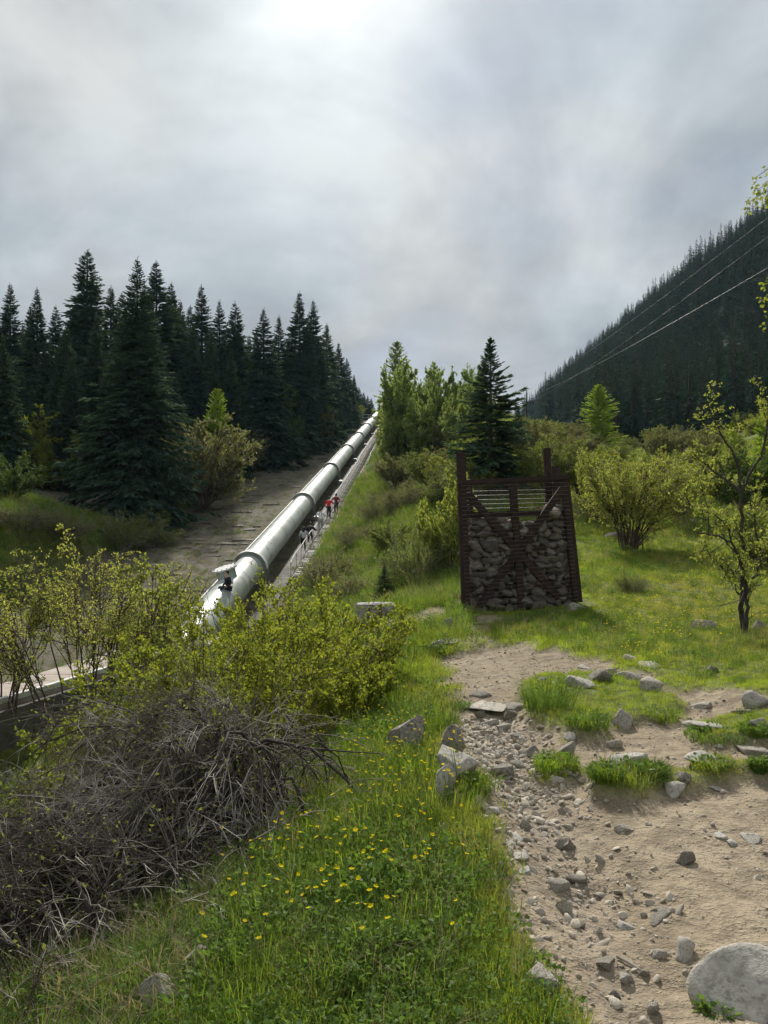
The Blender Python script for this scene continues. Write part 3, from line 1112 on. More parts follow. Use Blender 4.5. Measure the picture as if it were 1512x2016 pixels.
def build_crest():
    """the low railing where the bed meets the sky"""
    Y = 193.0
    c = Vector((float(pipe_x(Y)) - 1.0, Y, float(bed_z(192))))
    root = empty('crest_railing', tuple(c))
    tag(root, 'small grey railing on the hill crest at the head of the pipe', 'railing')
    for k in range(5):
        mb = MB()
        mb.tube([(-3.0 + k * 1.5, 0, -0.3), (-3.0 + k * 1.5, 0, 1.6)], 0.06, 5)
        mb.build('post', MATS['rail_paint'], root)
    for h in (0.8, 1.55):
        mb = MB()
        mb.tube([(-3.1, 0, h), (3.1, 0, h)], 0.055, 5)
        mb.build('rail', MATS['rail_paint'], root)


build_crest()

# ------------------------------------------------------------------ plant builders
def conifer(seed, h, rad, whorls, nb, nl, qw=0.2, el0=-24, el1=34, droop=0.25, spray=0.42, hang=0.55, base=0.03, power=0.8, lmax=0.9, lmin=0.10):
    """crown of sprays on drooping whorls; returns (trunk mesh data, crown v/f)"""
    rng = np.random.default_rng(seed)
    nbr = whorls * nb
    t = (np.repeat(np.arange(whorls), nb) + rng.uniform(-0.5, 0.5, nbr)) / whorls
    t = np.clip(t, 0, 1) ** 0.92
    z0 = h * (base + (1 - base) * t) * 0.985
    az = rng.uniform(0, 2 * math.pi, nbr)
    lump = 1 + 0.20 * np.sin(az * 2 + seed) * np.sin(t * 9 + seed * 1.7) + 0.12 * np.sin(az * 3 + t * 23)
    L = rad * (1 - t) ** power * rng.uniform(0.62, 1.12, nbr) * lump + 0.006 * h
    el = np.radians(el0 + (el1 - el0) * t ** 1.3 + rng.normal(0, 7, nbr))
    # branch samples
    s = rng.uniform(0.10, 1.0, (nbr, nl)) ** 0.8
    hx, hy = np.cos(az), np.sin(az)
    r = L[:, None] * s * np.cos(el)[:, None]
    zz = z0[:, None] + L[:, None] * (np.sin(el)[:, None] * s - droop * s ** 2 + droop * 0.75 * s ** 4)
    px, py = hx[:, None] * r, hy[:, None] * r
    sgn = rng.choice([-1, 1], (nbr, nl))
    ang = sgn * rng.uniform(0.25, 1.2, (nbr, nl))
    dx = hx[:, None] * np.cos(ang) - hy[:, None] * np.sin(ang)
    dy = hy[:, None] * np.cos(ang) + hx[:, None] * np.sin(ang)
    dz = np.sin(el)[:, None] * 0.6 - hang * rng.uniform(0.1, 1.3, (nbr, nl)) * (1 - 0.85 * t[:, None])
    ln = np.clip(spray * L[:, None] * (1.1 - 0.65 * s) * rng.uniform(0.6, 1.2, (nbr, nl)), lmin, lmax)
    pos = np.stack([px, py, zz], -1).reshape(-1, 3)
    dr = np.stack([dx, dy, dz], -1).reshape(-1, 3)
    ln = ln.ravel()
    v1 = leaf_cloud(pos, dr, ln, np.maximum(ln * qw, 0.03), rng, 0.3)
    # branch tips and the leader
    tip = np.stack([hx * L * np.cos(el) * 0.8, hy * L * np.cos(el) * 0.8, z0 + L * (np.sin(el) * 0.8 - droop * 0.64 + droop * 0.3)], -1)
    td = np.stack([hx, hy, np.sin(el) + 0.15], -1)
    v2 = leaf_cloud(tip, td, np.clip(L * 0.3, 0.15, 0.6), 0.07, rng, 0.2)
    nt_ = 14
    lp = np.stack([np.zeros(nt_), np.zeros(nt_), h * (0.93 + 0.06 * np.linspace(0, 1, nt_))], -1)
    ld = np.stack([rng.normal(0, .6, nt_), rng.normal(0, .6, nt_), np.full(nt_, 0.9)], -1)
    v3 = leaf_cloud(lp, ld, h * 0.018, 0.05, rng)
    br = Wood()
    br.add([(0, 0, -0.4), (0, 0, h * 0.3), (0, 0, h * 0.7), (0, 0, h)], [h * 0.013 + 0.03, h * 0.010 + .02, h * 0.005 + .01, 0.008], 6)
    for k in range(0, nbr, max(1, nbr // 90)):
        ss = np.linspace(0, 0.92, 4)
        rr = L[k] * ss * math.cos(el[k])
        br.add(np.stack([hx[k] * rr, hy[k] * rr, z0[k] + L[k] * (math.sin(el[k]) * ss - droop * ss ** 2 + droop * .75 * ss ** 4)], -1), np.linspace(0.012 + L[k] * 0.006, 0.006, 4), 3)
    return br, cat_vf([v1, v2, v3])


def conifer_meshes(name, mat, bark, **kw):
    br, (v, f) = conifer(**kw)
    return br.mesh(name + '_trunk', MATS[bark]), np_mesh(name + '_crown', v, f, MATS[mat])


def bezier(a, d, b, n):
    t = np.linspace(0, 1, n)[:, None]
    a, d, b = np.asarray(a, float), np.asarray(d, float), np.asarray(b, float)
    return (1 - t) ** 2 * a + 2 * t * (1 - t) * d + t ** 2 * b


def shrub(seed, h=1.0, spread=0.5, nstem=14, nsub=7, ntwig=5, nleaf=6000, leaf=(0.03, 0.016), base_r=0.05, stem_r=0.012, lean=1.0, low=0.25, up=0.6, shape=0.45, wob=0.03, sub_len=0.36, trunk=None):
    """many-stemmed bush of the given size; leaves sit on the outer twigs"""
    rng = np.random.default_rng(seed)
    w = Wood()
    ends = []
    for i in range(nstem):
        az = 2 * math.pi * (i + rng.uniform(-.4, .4)) / nstem * 2.4
        r = math.sqrt(rng.uniform(0.02, 1.0)) * lean
        top = np.array([spread * r * math.cos(az), spread * r * math.sin(az), h * (1 - shape * r * r) * rng.uniform(0.70, 1.0)])
        b = np.array([base_r * math.cos(az) * rng.uniform(.2, 1), base_r * math.sin(az) * rng.uniform(.2, 1), -0.04 * h])
        mid = b + np.array([top[0] * 0.22, top[1] * 0.22, top[2] * up])
        P = bezier(b, mid, top, 7)
        P[1:-1] += rng.normal(0, wob * h, (5, 3)) * 0.5
        w.add(P, np.linspace(stem_r * rng.uniform(.7, 1.2), stem_r * 0.22, 7), 4)
        for j in range(nsub):
            s = rng.uniform(low, 0.97)
            k = s * 6
            i0 = min(int(k), 5)
            p = P[i0] + (P[i0 + 1] - P[i0]) * (k - i0)
            tg = unit(P[i0 + 1] - P[i0])
            o = unit(np.array([p[0], p[1], 0]) + rng.normal(0, 0.25, 3) * spread)
            d = unit(tg * 0.75 + o * 0.65 + rng.normal(0, 0.38, 3))
            ln = sub_len * h * (1.15 - 0.75 * s) * rng.uniform(.6, 1.2)
            Q = bezier(p, p + d * ln * 0.5 + rng.normal(0, .03, 3) * h, p + d * ln + np.array([0, 0, 0.12 * ln]), 5)
            w.add(Q, np.linspace(stem_r * 0.40, stem_r * 0.14, 5), 3)
            ends.append(Q)
            for m in range(ntwig):
                s2 = rng.uniform(0.2, 1.0)
                k2 = s2 * 4
                i2 = min(int(k2), 3)
                q = Q[i2] + (Q[i2 + 1] - Q[i2]) * (k2 - i2)
                d2 = unit(unit(Q[i2 + 1] - Q[i2]) + rng.normal(0, 0.55, 3))
                l2 = ln * 0.45 * rng.uniform(.5, 1.2)
                T = np.stack([q, q + d2 * l2 * 0.5 + rng.normal(0, .012, 3) * h, q + d2 * l2 + np.array([0, 0, 0.1 * l2])])
                w.add(T, [stem_r * 0.20, stem_r * 0.14, stem_r * 0.08], 3)
                ends.append(T)
    if nleaf == 0:
        return w, None
    k = rng.integers(0, len(ends), nleaf)
    s = rng.uniform(0.1, 1.0, nleaf)
    pos, dr = np.zeros((nleaf, 3)), np.zeros((nleaf, 3))
    for n_ in (3, 5):
        idx = np.array([i for i in range(nleaf) if len(ends[k[i]]) == n_])
        if not len(idx):
            continue
        E = np.stack([ends[k[i]] for i in idx])
        q = s[idx] * (n_ - 1)
        i0 = np.minimum(q.astype(int), n_ - 2)
        a, b = E[np.arange(len(idx)), i0], E[np.arange(len(idx)), i0 + 1]
        pos[idx] = a + (b - a) * (q - i0)[:, None]
        dr[idx] = unit(b - a)
    dr = unit(dr * 0.5 + rng.normal(0, 0.6, (nleaf, 3)) + np.array([0, 0, 0.1]))
    ls = rng.uniform(0.6, 1.25, nleaf)
    return w, leaf_cloud(pos, dr, leaf[0] * ls, leaf[1] * ls, rng, 0.28)


def shrub_meshes(name, leafm, barkm, **kw):
    w, lv = shrub(**kw)
    return w.mesh(name + '_stems', MATS[barkm]), (np_mesh(name + '_leaves', lv[0], lv[1], MATS[leafm]) if lv else None)


def plant(name, label, cat, loc, meshes, rz=0.0, scale=1.0, group=None, names=('trunk', 'crown'), mats=(None, None), tilt=0.0):
    root = empty(name, loc, rz, scale)
    root.rotation_euler = (tilt, 0, rz)
    tag(root, label, cat, group)
    for me, pn, mm in zip(meshes, names, mats):
        if me is None:
            continue
        o = obj(pn, me, root)
        if mm:
            o.material_slots[0].link = 'OBJECT'
            o.material_slots[0].material = MATS[mm]
    return root


# ------------------------------------------------------------------ spruces left of the pipe
SPR = [conifer_meshes('spruce', 'needle_dark', 'bark_dark', seed=100 + k, h=20.0, rad=rd, whorls=76, nb=10, nl=25, qw=0.30, power=pw, spray=0.44) for k, (rd, pw) in enumerate(((3.7, .80), (3.3, .70), (4.2, .88), (3.1, .76)))]
SPR_BIG = conifer_meshes('broad_spruce', 'needle_dark', 'bark_dark', seed=140, h=22.0, rad=6.0, whorls=90, nb=12, nl=30, qw=0.26, power=0.95, spray=0.34)


def by_top(u, vtop, Y):
    b = at(u, Y)
    return b, EYE + (HV - vtop) / F * Y - b.z


NAMED = [
    (172, 490, 88, 1, 'tallest pointed dark spruce rising above the left part of the stand'),
    (20, 556, 92, 0, 'dark spruce at the far left end of the tall stand'),
    (73, 565, 84, 2, 'second dark spruce from the left end of the tall stand'),
    (218, 562, 96, 3, 'short spruce top between the tallest spruce and the broad one'),
    (308, 512, 92, 1, 'slim spruce top just right of the broad front spruce'),
    (337, 556, 98, 0, 'narrow spruce second to the right of the broad front spruce'),
    (397, 560, 104, 3, 'slender spruce standing alone in the skyline gap at mid stand'),
    (432, 590, 108, 2, 'left one of two spruces behind the grey willow bush'),
    (463, 593, 104, 1, 'right one of two spruces behind the grey willow bush'),
    (519, 606, 99, 2, 'full cone-shaped spruce at the paved slope edge'),
    (549, 620, 112, 3, 'thin spruce tucked behind the cone-shaped one at the slope edge'),
    (590, 573, 116, 1, 'tall spruce, left one of the twin tops near the pipe'),
    (617, 590, 122, 0, 'tall spruce, right one of the twin tops near the pipe'),
    (643, 636, 138, 3, 'spruce stepping down toward the crest right of the twin tops'),
    (667, 674, 152, 1, 'slim spruce in the descending row near the crest'),
    (683, 704, 166, 2, 'small spruce low in the descending row near the crest'),
    (697, 737, 180, 0, 'lowest spruce of the descending row before the crest'),
    (5, 655, 58, 2, 'nearer spruce cut by the left picture edge'),
]
for u, vt, Y, k, lab in NAMED:
    b, h = by_top(u, vt, Y)
    plant('spruce_tree', lab, 'tree', b, SPR[k], R.uniform(0, 6.28), (h / 20 * R.uniform(1.0, 1.3),) * 2 + (h / 20,), 'spruces left of the pipe')
b, h = by_top(270, 505, 62)
plant('spruce_tree', 'broad dense spruce standing in front of the stand, its skirt to the ground', 'tree', b, SPR_BIG, 0.4, (h / 22 * 1.02,) * 2 + (h / 22,), 'spruces left of the pipe')
fill = random.Random(21)
n = 0
for u, vt, Y in [(130, 640, 75), (-40, 600, 90), (45, 640, 100), (110, 600, 104), (250, 600, 110), (360, 620, 112), (375, 600, 118), (415, 640, 96), (490, 660, 108), (455, 690, 90), (570, 660, 118), (535, 700, 104), (630, 690, 140), (600, 720, 124), (655, 720, 158),
                 (-80, 560, 100), (40, 720, 66), (140, 700, 68), (320, 690, 84), (345, 730, 78), (385, 680, 100), (500, 740, 98), (190, 620, 80), (90, 680, 78), (290, 640, 100), (470, 640, 120), (675, 745, 172), (575, 740, 110), (420, 720, 88), (150, 590, 100), (240, 575, 102), (60, 600, 104), (355, 590, 106), (380, 640, 90), (505, 650, 112), (605, 640, 128), (10, 610, 96), (285, 560, 100), (440, 650, 112), (-150, 580, 92), (-210, 600, 84), (-270, 560, 98), (-120, 640, 74), (-330, 580, 90), (-190, 650, 70)]:
    b, h = by_top(u, vt, Y)
    plant('spruce_tree', 'dark spruce packed among the others in the stand left of the pipe', 'tree', b, SPR[fill.randrange(4)], fill.uniform(0, 6.28), (h / 20 * fill.uniform(1.0, 1.3),) * 2 + (h / 20,), 'spruces packed inside the stand')
# small spruces on the crest
for u, vt, Y in [(707, 762, 196), (716, 772, 200), (724, 778, 205), (731, 783, 210), (702, 772, 190)]:
    b, h = by_top(u, vt, Y)
    h = max(h, 3.0)
    plant('spruce_tree', 'small spruce on the hill crest beside the pipe head', 'tree', b, SPR[fill.randrange(4)], fill.uniform(0, 6.28), (h / 20 * 1.3,) * 2 + (h / 20,), 'little crest spruces')

# ------------------------------------------------------------------ trees in the middle and on the right
LARCH = [conifer_meshes('larch', 'larch_leaf', 'bark', seed=200 + k, h=10.0, rad=rd, whorls=44, nb=9, nl=40, qw=0.46, el0=4, el1=42, droop=0.06, hang=0.18, spray=0.20, power=pw, lmax=0.38, lmin=.12, base=0.08) for k, (rd, pw) in enumerate(((2.7, .62), (2.3, .52), (3.0, .7)))]
NEAR_SPRUCE = conifer_meshes('young_spruce', 'needle_near', 'bark', seed=231, h=8.0, rad=2.45, whorls=46, nb=8, nl=64, qw=0.19, el0=-16, el1=46, droop=0.16, hang=0.5, spray=0.34, power=0.85, lmax=0.46, lmin=0.09)
b, h = by_top(966, 662, 40)
plant('spruce_tree', 'young dark spruce with bare whorled tip right behind the stone-filled frame', 'tree', b, NEAR_SPRUCE, 1.1, (h / 8 * 1.12,) * 2 + (h / 8,))
b, h = by_top(1020, 800, 46)
plant('spruce_tree', 'shorter dark spruce tucked against the young spruce, below the power pole', 'tree', b, NEAR_SPRUCE, 3.0, (h / 8 * .95,) * 2 + (h / 8,))
b, h = by_top(838, 776, 88)
plant('spruce_tree', 'small dark spruce among the pale larches on the middle slope', 'tree', b, SPR[2], 2.0, (h / 20 * 1.25,) * 2 + (h / 20,))
b, h = by_top(757, 1112, 23)
plant('spruce_tree', 'tiny dark spruce sapling behind the concrete block', 'tree', b, NEAR_SPRUCE, 2.0, (h / 8 * 1.3,) * 2 + (h / 8,))
for u, vt, Y, k, wf, m, lab in [
    (782, 672, 98, 1, 1.0, None, 'tall feathery larch nearest the head of the pipe'),
    (855, 712, 104, 0, .9, None, 'light green larch between the tall larch and the young spruce'),
    (888, 765, 70, 2, .95, None, 'round-topped larch in front of the middle slope thicket'),
    (928, 725, 92, 0, .95, None, 'larch half hidden by the left side of the young spruce'),
    (820, 800, 84, 2, .9, None, 'low bushy larch at the foot of the tall feathery one'),
    (842, 738, 92, 1, 1.1, None, 'slim airy larch between the two taller ones on the hilltop'),
    (906, 748, 84, 2, .9, None, 'full light green larch just left of the young spruce'),
    (806, 752, 100, 0, .9, None, 'pale larch right beside the tall feathery one'),
    (948, 768, 78, 1, 1.0, None, 'larch crown showing through the left branches of the young spruce'),
    (760, 790, 116, 2, .8, None, 'small larch at the skyline nearest the pipe head'),
    (1178, 757, 92, 1, 1.7, 'larch_bright', 'bright yellow-green cone-shaped larch before the dark mountainside'),
    (428, 765, 80, 1, 1.0, 'larch_bright', 'bright young larch standing against the dark spruces on the left'),
    (1440, 830, 46, 2, .9, 'larch_bright', 'yellow-green young larch behind the apple tree at right'),
    (1505, 800, 42, 0, 1.0, 'larch_bright', 'yellow larch cut by the right picture edge'),
]:
    b, h = by_top(u, vt, Y)
    plant('larch_tree', lab, 'tree', b, LARCH[k], R.uniform(0, 6), (h / 10 * wf,) * 2 + (h / 10,), None, mats=(None, m))

AIRY = [shrub_meshes('airy_tree', 'larch_leaf', 'bark', seed=480 + k, spread=0.26, nstem=9, nsub=16, ntwig=5, nleaf=21000, leaf=(0.021, 0.012), base_r=0.012, stem_r=0.010, low=0.2, up=0.62, shape=0.35, sub_len=.24) for k in range(2)]
for i, (u, vt, Y, wf, lab) in enumerate([
    (835, 735, 90, 1.0, 'airy pale birch-like tree between the hilltop larches'),
    (872, 752, 78, 1.0, 'rounded airy tree in front of the hilltop larches'),
    (912, 738, 88, .9, 'airy tree whose crown rises left of the young spruce'),
    (800, 745, 96, .9, 'airy tree just right of the tall feathery larch'),
    (762, 775, 104, .9, 'small airy tree at the skyline beside the pipe head'),
    (945, 790, 70, .9, 'low airy tree half behind the young spruce'),
    (792, 712, 74, 1.0, 'tall airy light green tree leading the hilltop clump'),
    (824, 772, 68, 1.1, 'full airy tree at the front of the hilltop clump'),
    (858, 722, 72, 1.0, 'second tallest airy tree of the hilltop clump'),
    (896, 770, 62, 1.1, 'rounded airy tree low in front of the young spruce'),
    (926, 722, 66, .9, 'slender airy tree touching the young spruce on its left'),
    (768, 815, 72, 1.1, 'short airy tree beside the upper pipe'),
    (1055, 815, 62, 1.1, 'airy tree right of the young spruce below the power pole'),
]):
    b, h = by_top(u, vt, Y)
    plant('birch_tree', lab, 'tree', (b.x, b.y, b.z - .2), AIRY[i % 2], R.uniform(0, 6), (h * wf * .72, h * wf * .72, h * (1.25 if i in (3, 6, 8, 10) else 1.1)))

# ------------------------------------------------------------------ forested mountainside
FAR = [conifer_meshes('mountain_spruce', 'needle_far', 'bark_dark', seed=300 + k, h=14.0, rad=rd, whorls=24, nb=7, nl=6, qw=0.40, spray=0.62, power=.75, lmax=1.3) for k, rd in enumerate((2.0, 1.7, 2.3, 1.5))]
rng = np.random.default_rng(77)
N = 26000
yy = np.exp(rng.uniform(math.log(105), math.log(600), N))
uu = rng.uniform(975, 1680, N)
keep = rng.random(N) < (yy / 600) ** 1.1
yy, uu = yy[keep], uu[keep]
xx = (uu - CU) / F * yy
zz = H(xx, yy)
slope_ok = sstep(0.155, 0.20, xx / (yy + 20)) > rng.random(len(xx))
ridge_u = 1012 + 48 * (yy < 420) + np.clip(250 - yy, 0, 400) * 0.9
sel = slope_ok & (uu > ridge_u) & (H0(xx, yy + 4)[:] > H0(xx, yy) - 4)
xx, yy, zz, uu = xx[sel], yy[sel], zz[sel], uu[sel]
# nearest trees first; keep a minimum spacing
order = np.argsort(yy)
cell, pts = {}, []
for i in order:
    key = (int(xx[i] // 4.3), int(yy[i] // 4.3))
    if key in cell:
        continue
    cell[key] = 1
    pts.append((xx[i], yy[i], zz[i]))
pts = pts[:6500]
hs = np.clip(rng.normal(13.0, 2.2, len(pts)), 7, 18)
infr = [i for i, p in enumerate(pts) if 990 < CU + F * p[0] / p[1] < 1560][:300]
mount = set(infr)
for i in infr:
    x, y, z = pts[i]
    s = hs[i] / 14 * 1.05
    plant('spruce_tree', 'dark spruce in the dense forest on the far mountainside', 'tree', (x, y, z - 0.3), FAR[i % 4], float(i * 1.7 % 6.28), (s * 1.05, s * 1.05, s), 'spruces on the mountainside')


def points_obj(name, P, rot, scl, idx, coll, label, cat='grass'):
    """one object whose points carry copies of small plants or stones"""
    me = bpy.data.meshes.new(name)
    me.vertices.add(len(P))
    me.vertices.foreach_set('co', np.asarray(P, dtype=np.float32).ravel())
    me.attributes.new('rot', 'FLOAT_VECTOR', 'POINT').data.foreach_set('vector', np.asarray(rot, dtype=np.float32).ravel())
    me.attributes.new('scl', 'FLOAT_VECTOR', 'POINT').data.foreach_set('vector', np.asarray(scl, dtype=np.float32).ravel())
    me.attributes.new('idx', 'INT', 'POINT').data.foreach_set('value', np.asarray(idx, dtype=np.int32))
    o = obj(name, me)
    ng = bpy.data.node_groups.new(name + '_scatter', 'GeometryNodeTree')
    ng.interface.new_socket('Geometry', in_out='INPUT', socket_type='NodeSocketGeometry')
    ng.interface.new_socket('Geometry', in_out='OUTPUT', socket_type='NodeSocketGeometry')
    gi, go = ng.nodes.new('NodeGroupInput'), ng.nodes.new('NodeGroupOutput')
    ip = ng.nodes.new('GeometryNodeInstanceOnPoints')
    ci = ng.nodes.new('GeometryNodeCollectionInfo')
    ci.inputs['Collection'].default_value = coll
    ci.inputs['Separate Children'].default_value = True
    ci.inputs['Reset Children'].default_value = True
    ip.inputs['Pick Instance'].default_value = True

    def at_(n, t):
        a = ng.nodes.new('GeometryNodeInputNamedAttribute')
        a.data_type = t
        a.inputs['Name'].default_value = n
        return next(s for s in a.outputs if s.enabled and s.name == 'Attribute')
    ng.links.new(gi.outputs[0], ip.inputs['Points'])
    ng.links.new(ci.outputs[0], ip.inputs['Instance'])
    ng.links.new(at_('idx', 'INT'), ip.inputs['Instance Index'])
    ng.links.new(at_('rot', 'FLOAT_VECTOR'), ip.inputs['Rotation'])
    ng.links.new(at_('scl', 'FLOAT_VECTOR'), ip.inputs['Scale'])
    ng.links.new(ip.outputs[0], go.inputs[0])
    md = o.modifiers.new('scatter', 'NODES')
    md.node_group = ng
    return tag(o, label, cat, None, 'stuff')


def source(name, meshes):
    c = bpy.data.collections.new(name)
    for k, me in enumerate(meshes):
        o = bpy.data.objects.new('%s_%02d' % (name, k), me)
        c.objects.link(o)
    return c


def joined(ma, mb_):
    """one mesh from a trunk and a crown"""
    bm = bmesh.new()
    bm.from_mesh(ma)
    n0 = len(bm.faces)
    bm.from_mesh(mb_)
    bm.faces.ensure_lookup_table()
    for i in range(n0, len(bm.faces)):
        bm.faces[i].material_index = 1
    me = bpy.data.meshes.new(ma.name + '_whole')
    bm.to_mesh(me)
    bm.free()
    me.materials.append(ma.materials[0])
    me.materials.append(mb_.materials[0])
    return me


rest = [i for i in range(len(pts)) if i not in mount]
P = np.array([(pts[i][0], pts[i][1], pts[i][2] - 0.3) for i in rest])
s = hs[rest] / 14 * 1.05
points_obj('forest', P, np.stack([np.zeros(len(rest)), np.zeros(len(rest)), rng.uniform(0, 6.28, len(rest))], -1), np.stack([s * 1.05, s * 1.05, s], -1), rng.integers(0, 4, len(rest)),
           source('mountain_spruce', [joined(*m) for m in FAR]), 'dark spruce forest covering the far mountainside up to the ridge', 'forest')

# ------------------------------------------------------------------ bushes of the middle distance
WILLOW = [shrub_meshes('willow', 'willow_leaf', 'stem_brown', seed=400 + k, nstem=24, nsub=9, ntwig=4, nleaf=15000, leaf=(0.025, 0.0115), base_r=0.05, stem_r=0.010, low=0.3, up=0.55, shape=0.30, sub_len=.32) for k in range(3)]
ROUND = [shrub_meshes('leafy', 'olive_leaf', 'stem_brown', seed=420 + k, nstem=18, nsub=9, ntwig=4, nleaf=13000, leaf=(0.034, 0.019), base_r=0.08, stem_r=0.010, low=0.12, up=0.45, shape=0.45, sub_len=.36) for k in range(3)]
SCRUB = [shrub_meshes('scrub', 'grey_leaf', 'twig_grey', seed=440 + k, nstem=34, nsub=9, ntwig=5, nleaf=7000, leaf=(0.028, 0.014), base_r=0.16, stem_r=0.008, low=0.15, up=0.4, shape=0.55, sub_len=.36) for k in range(2)]
FINE = [shrub_meshes('fine_willow', 'willow_bright', 'stem_brown', seed=460, nstem=34, nsub=11, ntwig=6, nleaf=26000, leaf=(0.017, 0.0085), base_r=0.05, stem_r=0.009, low=0.38, up=0.5, shape=0.22, sub_len=.30)]
KIND = {'f': FINE, 'w': WILLOW, 'r': ROUND, 's': SCRUB}
BUSH = [
    # u, v base, v top, width px, kind, leaf colour, label (None = one of the thicket)
    (1240, 1085, 866, 225, 'f', None, 'vase-shaped yellow-green willow bush standing alone on the right meadow'),
    (395, 1008, 800, 215, 'w', 'grey_leaf', 'large grey-green willow bush at the left edge of the paved slope'),
    (330, 985, 870, 110, 'r', 'dark_leaf', 'dark leafy bush left of the grey-green willow'),
    (70, 960, 800, 170, 'r', 'yellow_leaf', 'yellow-green maple bush under the spruces at far left'),
    (20, 985, 880, 120, 'r', 'dark_leaf', 'darker leafy bush under the spruces by the left picture edge'),
    (40, 1040, 985, 150, 's', None, 'low dry greyish scrub on the left grassy bank'),
    (120, 1060, 1000, 120, 's', None, 'dry scrub right of the other on the left bank'),
    (545, 905, 745, 120, 'r', 'dark_leaf', 'dark green bush in front of the cone-shaped spruce'),
    (625, 885, 775, 80, 'r', 'olive_leaf', 'olive bush below the twin spruces'),
    (475, 935, 850, 110, 'w', 'grey_leaf', 'grey willow bush behind the large one, beside the slabs'),
    (690, 838, 790, 60, 'w', 'olive_leaf', 'small olive bush near the crest left of the pipe'),
    (650, 1160, 1072, 150, 's', None, 'grey leafless-looking scrub at the foot of the stairway'),
    (742, 1025, 960, 90, 's', None, 'rounded grey scrub midway up beside the stairway'),
    (700, 1075, 1020, 90, 's', None, 'low grey scrub between the stairway and the slope grass'),
    (795, 910, 800, 110, 'w', 'olive_leaf', 'tall olive willow bush right of the upper pipe'),
    (775, 968, 890, 90, 'w', 'grey_leaf', 'grey willow bush right of the third pipe collar'),
    (800, 925, 840, 90, 'r', 'dark_leaf', 'dark bush in the thicket below the larches'),
    (845, 965, 880, 110, 'w', 'olive_leaf', 'olive bush left of the young spruce'),
    (800, 1000, 935, 90, 's', None, 'pale scrub on the middle slope below the thicket'),
    (884, 1128, 915, 125, 'r', 'willow_leaf', 'yellow-green leafy bush touching the left side of the stone-filled frame'),
    (820, 1145, 1020, 150, 's', 'olive_leaf', 'loose thin-stemmed shrub on the slope left of the frame'),
    (770, 1080, 1020, 90, 'r', 'olive_leaf', 'small round olive bush on the middle slope'),
    (870, 900, 800, 80, 'w', 'olive_leaf', 'upright olive bush among the larches'),
    (925, 950, 850, 80, 'w', 'willow_leaf', 'willow bush behind the frame, left of the young spruce trunk'),
    (1085, 985, 835, 150, 'w', 'olive_leaf', 'olive willow bush behind the tall rear post of the frame'),
    (1150, 985, 865, 150, 'w', 'willow_leaf', 'willow bush between the frame and the vase-shaped one'),
    (1175, 1030, 900, 110, 's', 'willow_leaf', 'twiggy shrub at the foot of the vase-shaped willow'),
    (1335, 1025, 890, 140, 'w', 'willow_leaf', 'willow bush right of the vase-shaped one'),
    (1300, 1000, 880, 120, 'w', 'olive_leaf', 'olive bush peeking out behind the vase-shaped willow'),
    (1420, 985, 860, 130, 'r', 'olive_leaf', 'olive bush behind the apple tree'),
    (1480, 1000, 880, 120, 'r', 'dark_leaf', 'dark bush behind the apple tree near the right edge'),
    (1385, 935, 835, 90, 'r', 'grey_leaf', 'greyish bush at the foot of the mountain forest'),
    (1120, 930, 840, 90, 'w', 'grey_leaf', 'grey bush below the power pole'),
    (1210, 925, 870, 90, 'w', 'olive_leaf', 'low bush at the foot of the cone-shaped larch'),
    (1055, 900, 815, 80, 'w', 'grey_leaf', 'grey bush right of the shorter spruce'),
    (1245, 1165, 1120, 70, 's', 'olive_leaf', 'thin wispy shrub on the open meadow below the willow'),
    (1500, 1120, 960, 120, 'r', 'olive_leaf', 'leafy bush at the right edge behind the apple tree'),
    (690, 1180, 1120, 100, 's', None, 'grey scrub behind the yellow bush, left of the concrete block'),
    (300, 1075, 1010, 110, 's', 'olive_leaf', 'thin shrub at the lower left corner of the paved slope'),
    (235, 1080, 1000, 120, 's', 'olive_leaf', 'loose shrub below the broad spruce'),
]
for i, (u, vb, vt, wp, k, m, lab) in enumerate(BUSH):
    b = ground(u, vb, 18)
    h = (vb - vt) / F * b.y * 1.06
    w = wp / F * b.y
    plant('bush', lab, 'bush', (b.x, b.y, b.z - 0.05 * h), KIND[k][i % len(KIND[k])], R.uniform(0, 6.28), (w, w, h), 'bushes on the slope', ('stems', 'foliage'), (None, m))
# thicket filling the slope between
thick = random.Random(5)
cnt = 0
while cnt < 95:
    Y = math.exp(thick.uniform(math.log(38), math.log(180)))
    u = thick.uniform(700, 1500)
    x = (u - CU) / F * Y
    d = x - float(pipe_x(Y))
    if d < 7.5 or (u > 1040 and Y < 62) or (u > 1250 and Y > 120) or (u < 860 and Y < 60):
        continue
    k = thick.choice('wwrs')
    h = thick.uniform(1.4, 3.2) * (1.0 + .9 * (68 < Y < 125 and u < 1010))
    b = at(u, Y)
    plant('bush', 'small bush in the thicket covering the slope right of the pipe', 'bush', (b.x, b.y, b.z - .1), KIND[k][thick.randrange(len(KIND[k]))], thick.uniform(0, 6.28), (h * thick.uniform(.9, 1.4),) * 2 + (h,),
          'thicket on the slope', ('stems', 'foliage'), (None, thick.choice(('olive_leaf', 'grey_leaf', 'dark_leaf', 'willow_leaf', 'olive_leaf'))))
    cnt += 1
for k in range(26):          # undergrowth along the spruces' feet
    Y = 58 + k * 4.6
    x = float(pipe_x(Y)) - thick.uniform(10.8, 13.5)
    h = thick.uniform(1.2, 2.8)
    plant('bush', 'low bush along the foot of the spruces at the paved slope edge', 'bush', (x, Y, onz(x, Y) - .1), KIND['r' if k % 2 else 'w'][k % 3], thick.uniform(0, 6.28), (h * 1.3, h * 1.3, h), 'undergrowth beside the slabs', ('stems', 'foliage'),
          (None, thick.choice(('dark_leaf', 'olive_leaf', 'dark_leaf', 'grey_leaf'))))

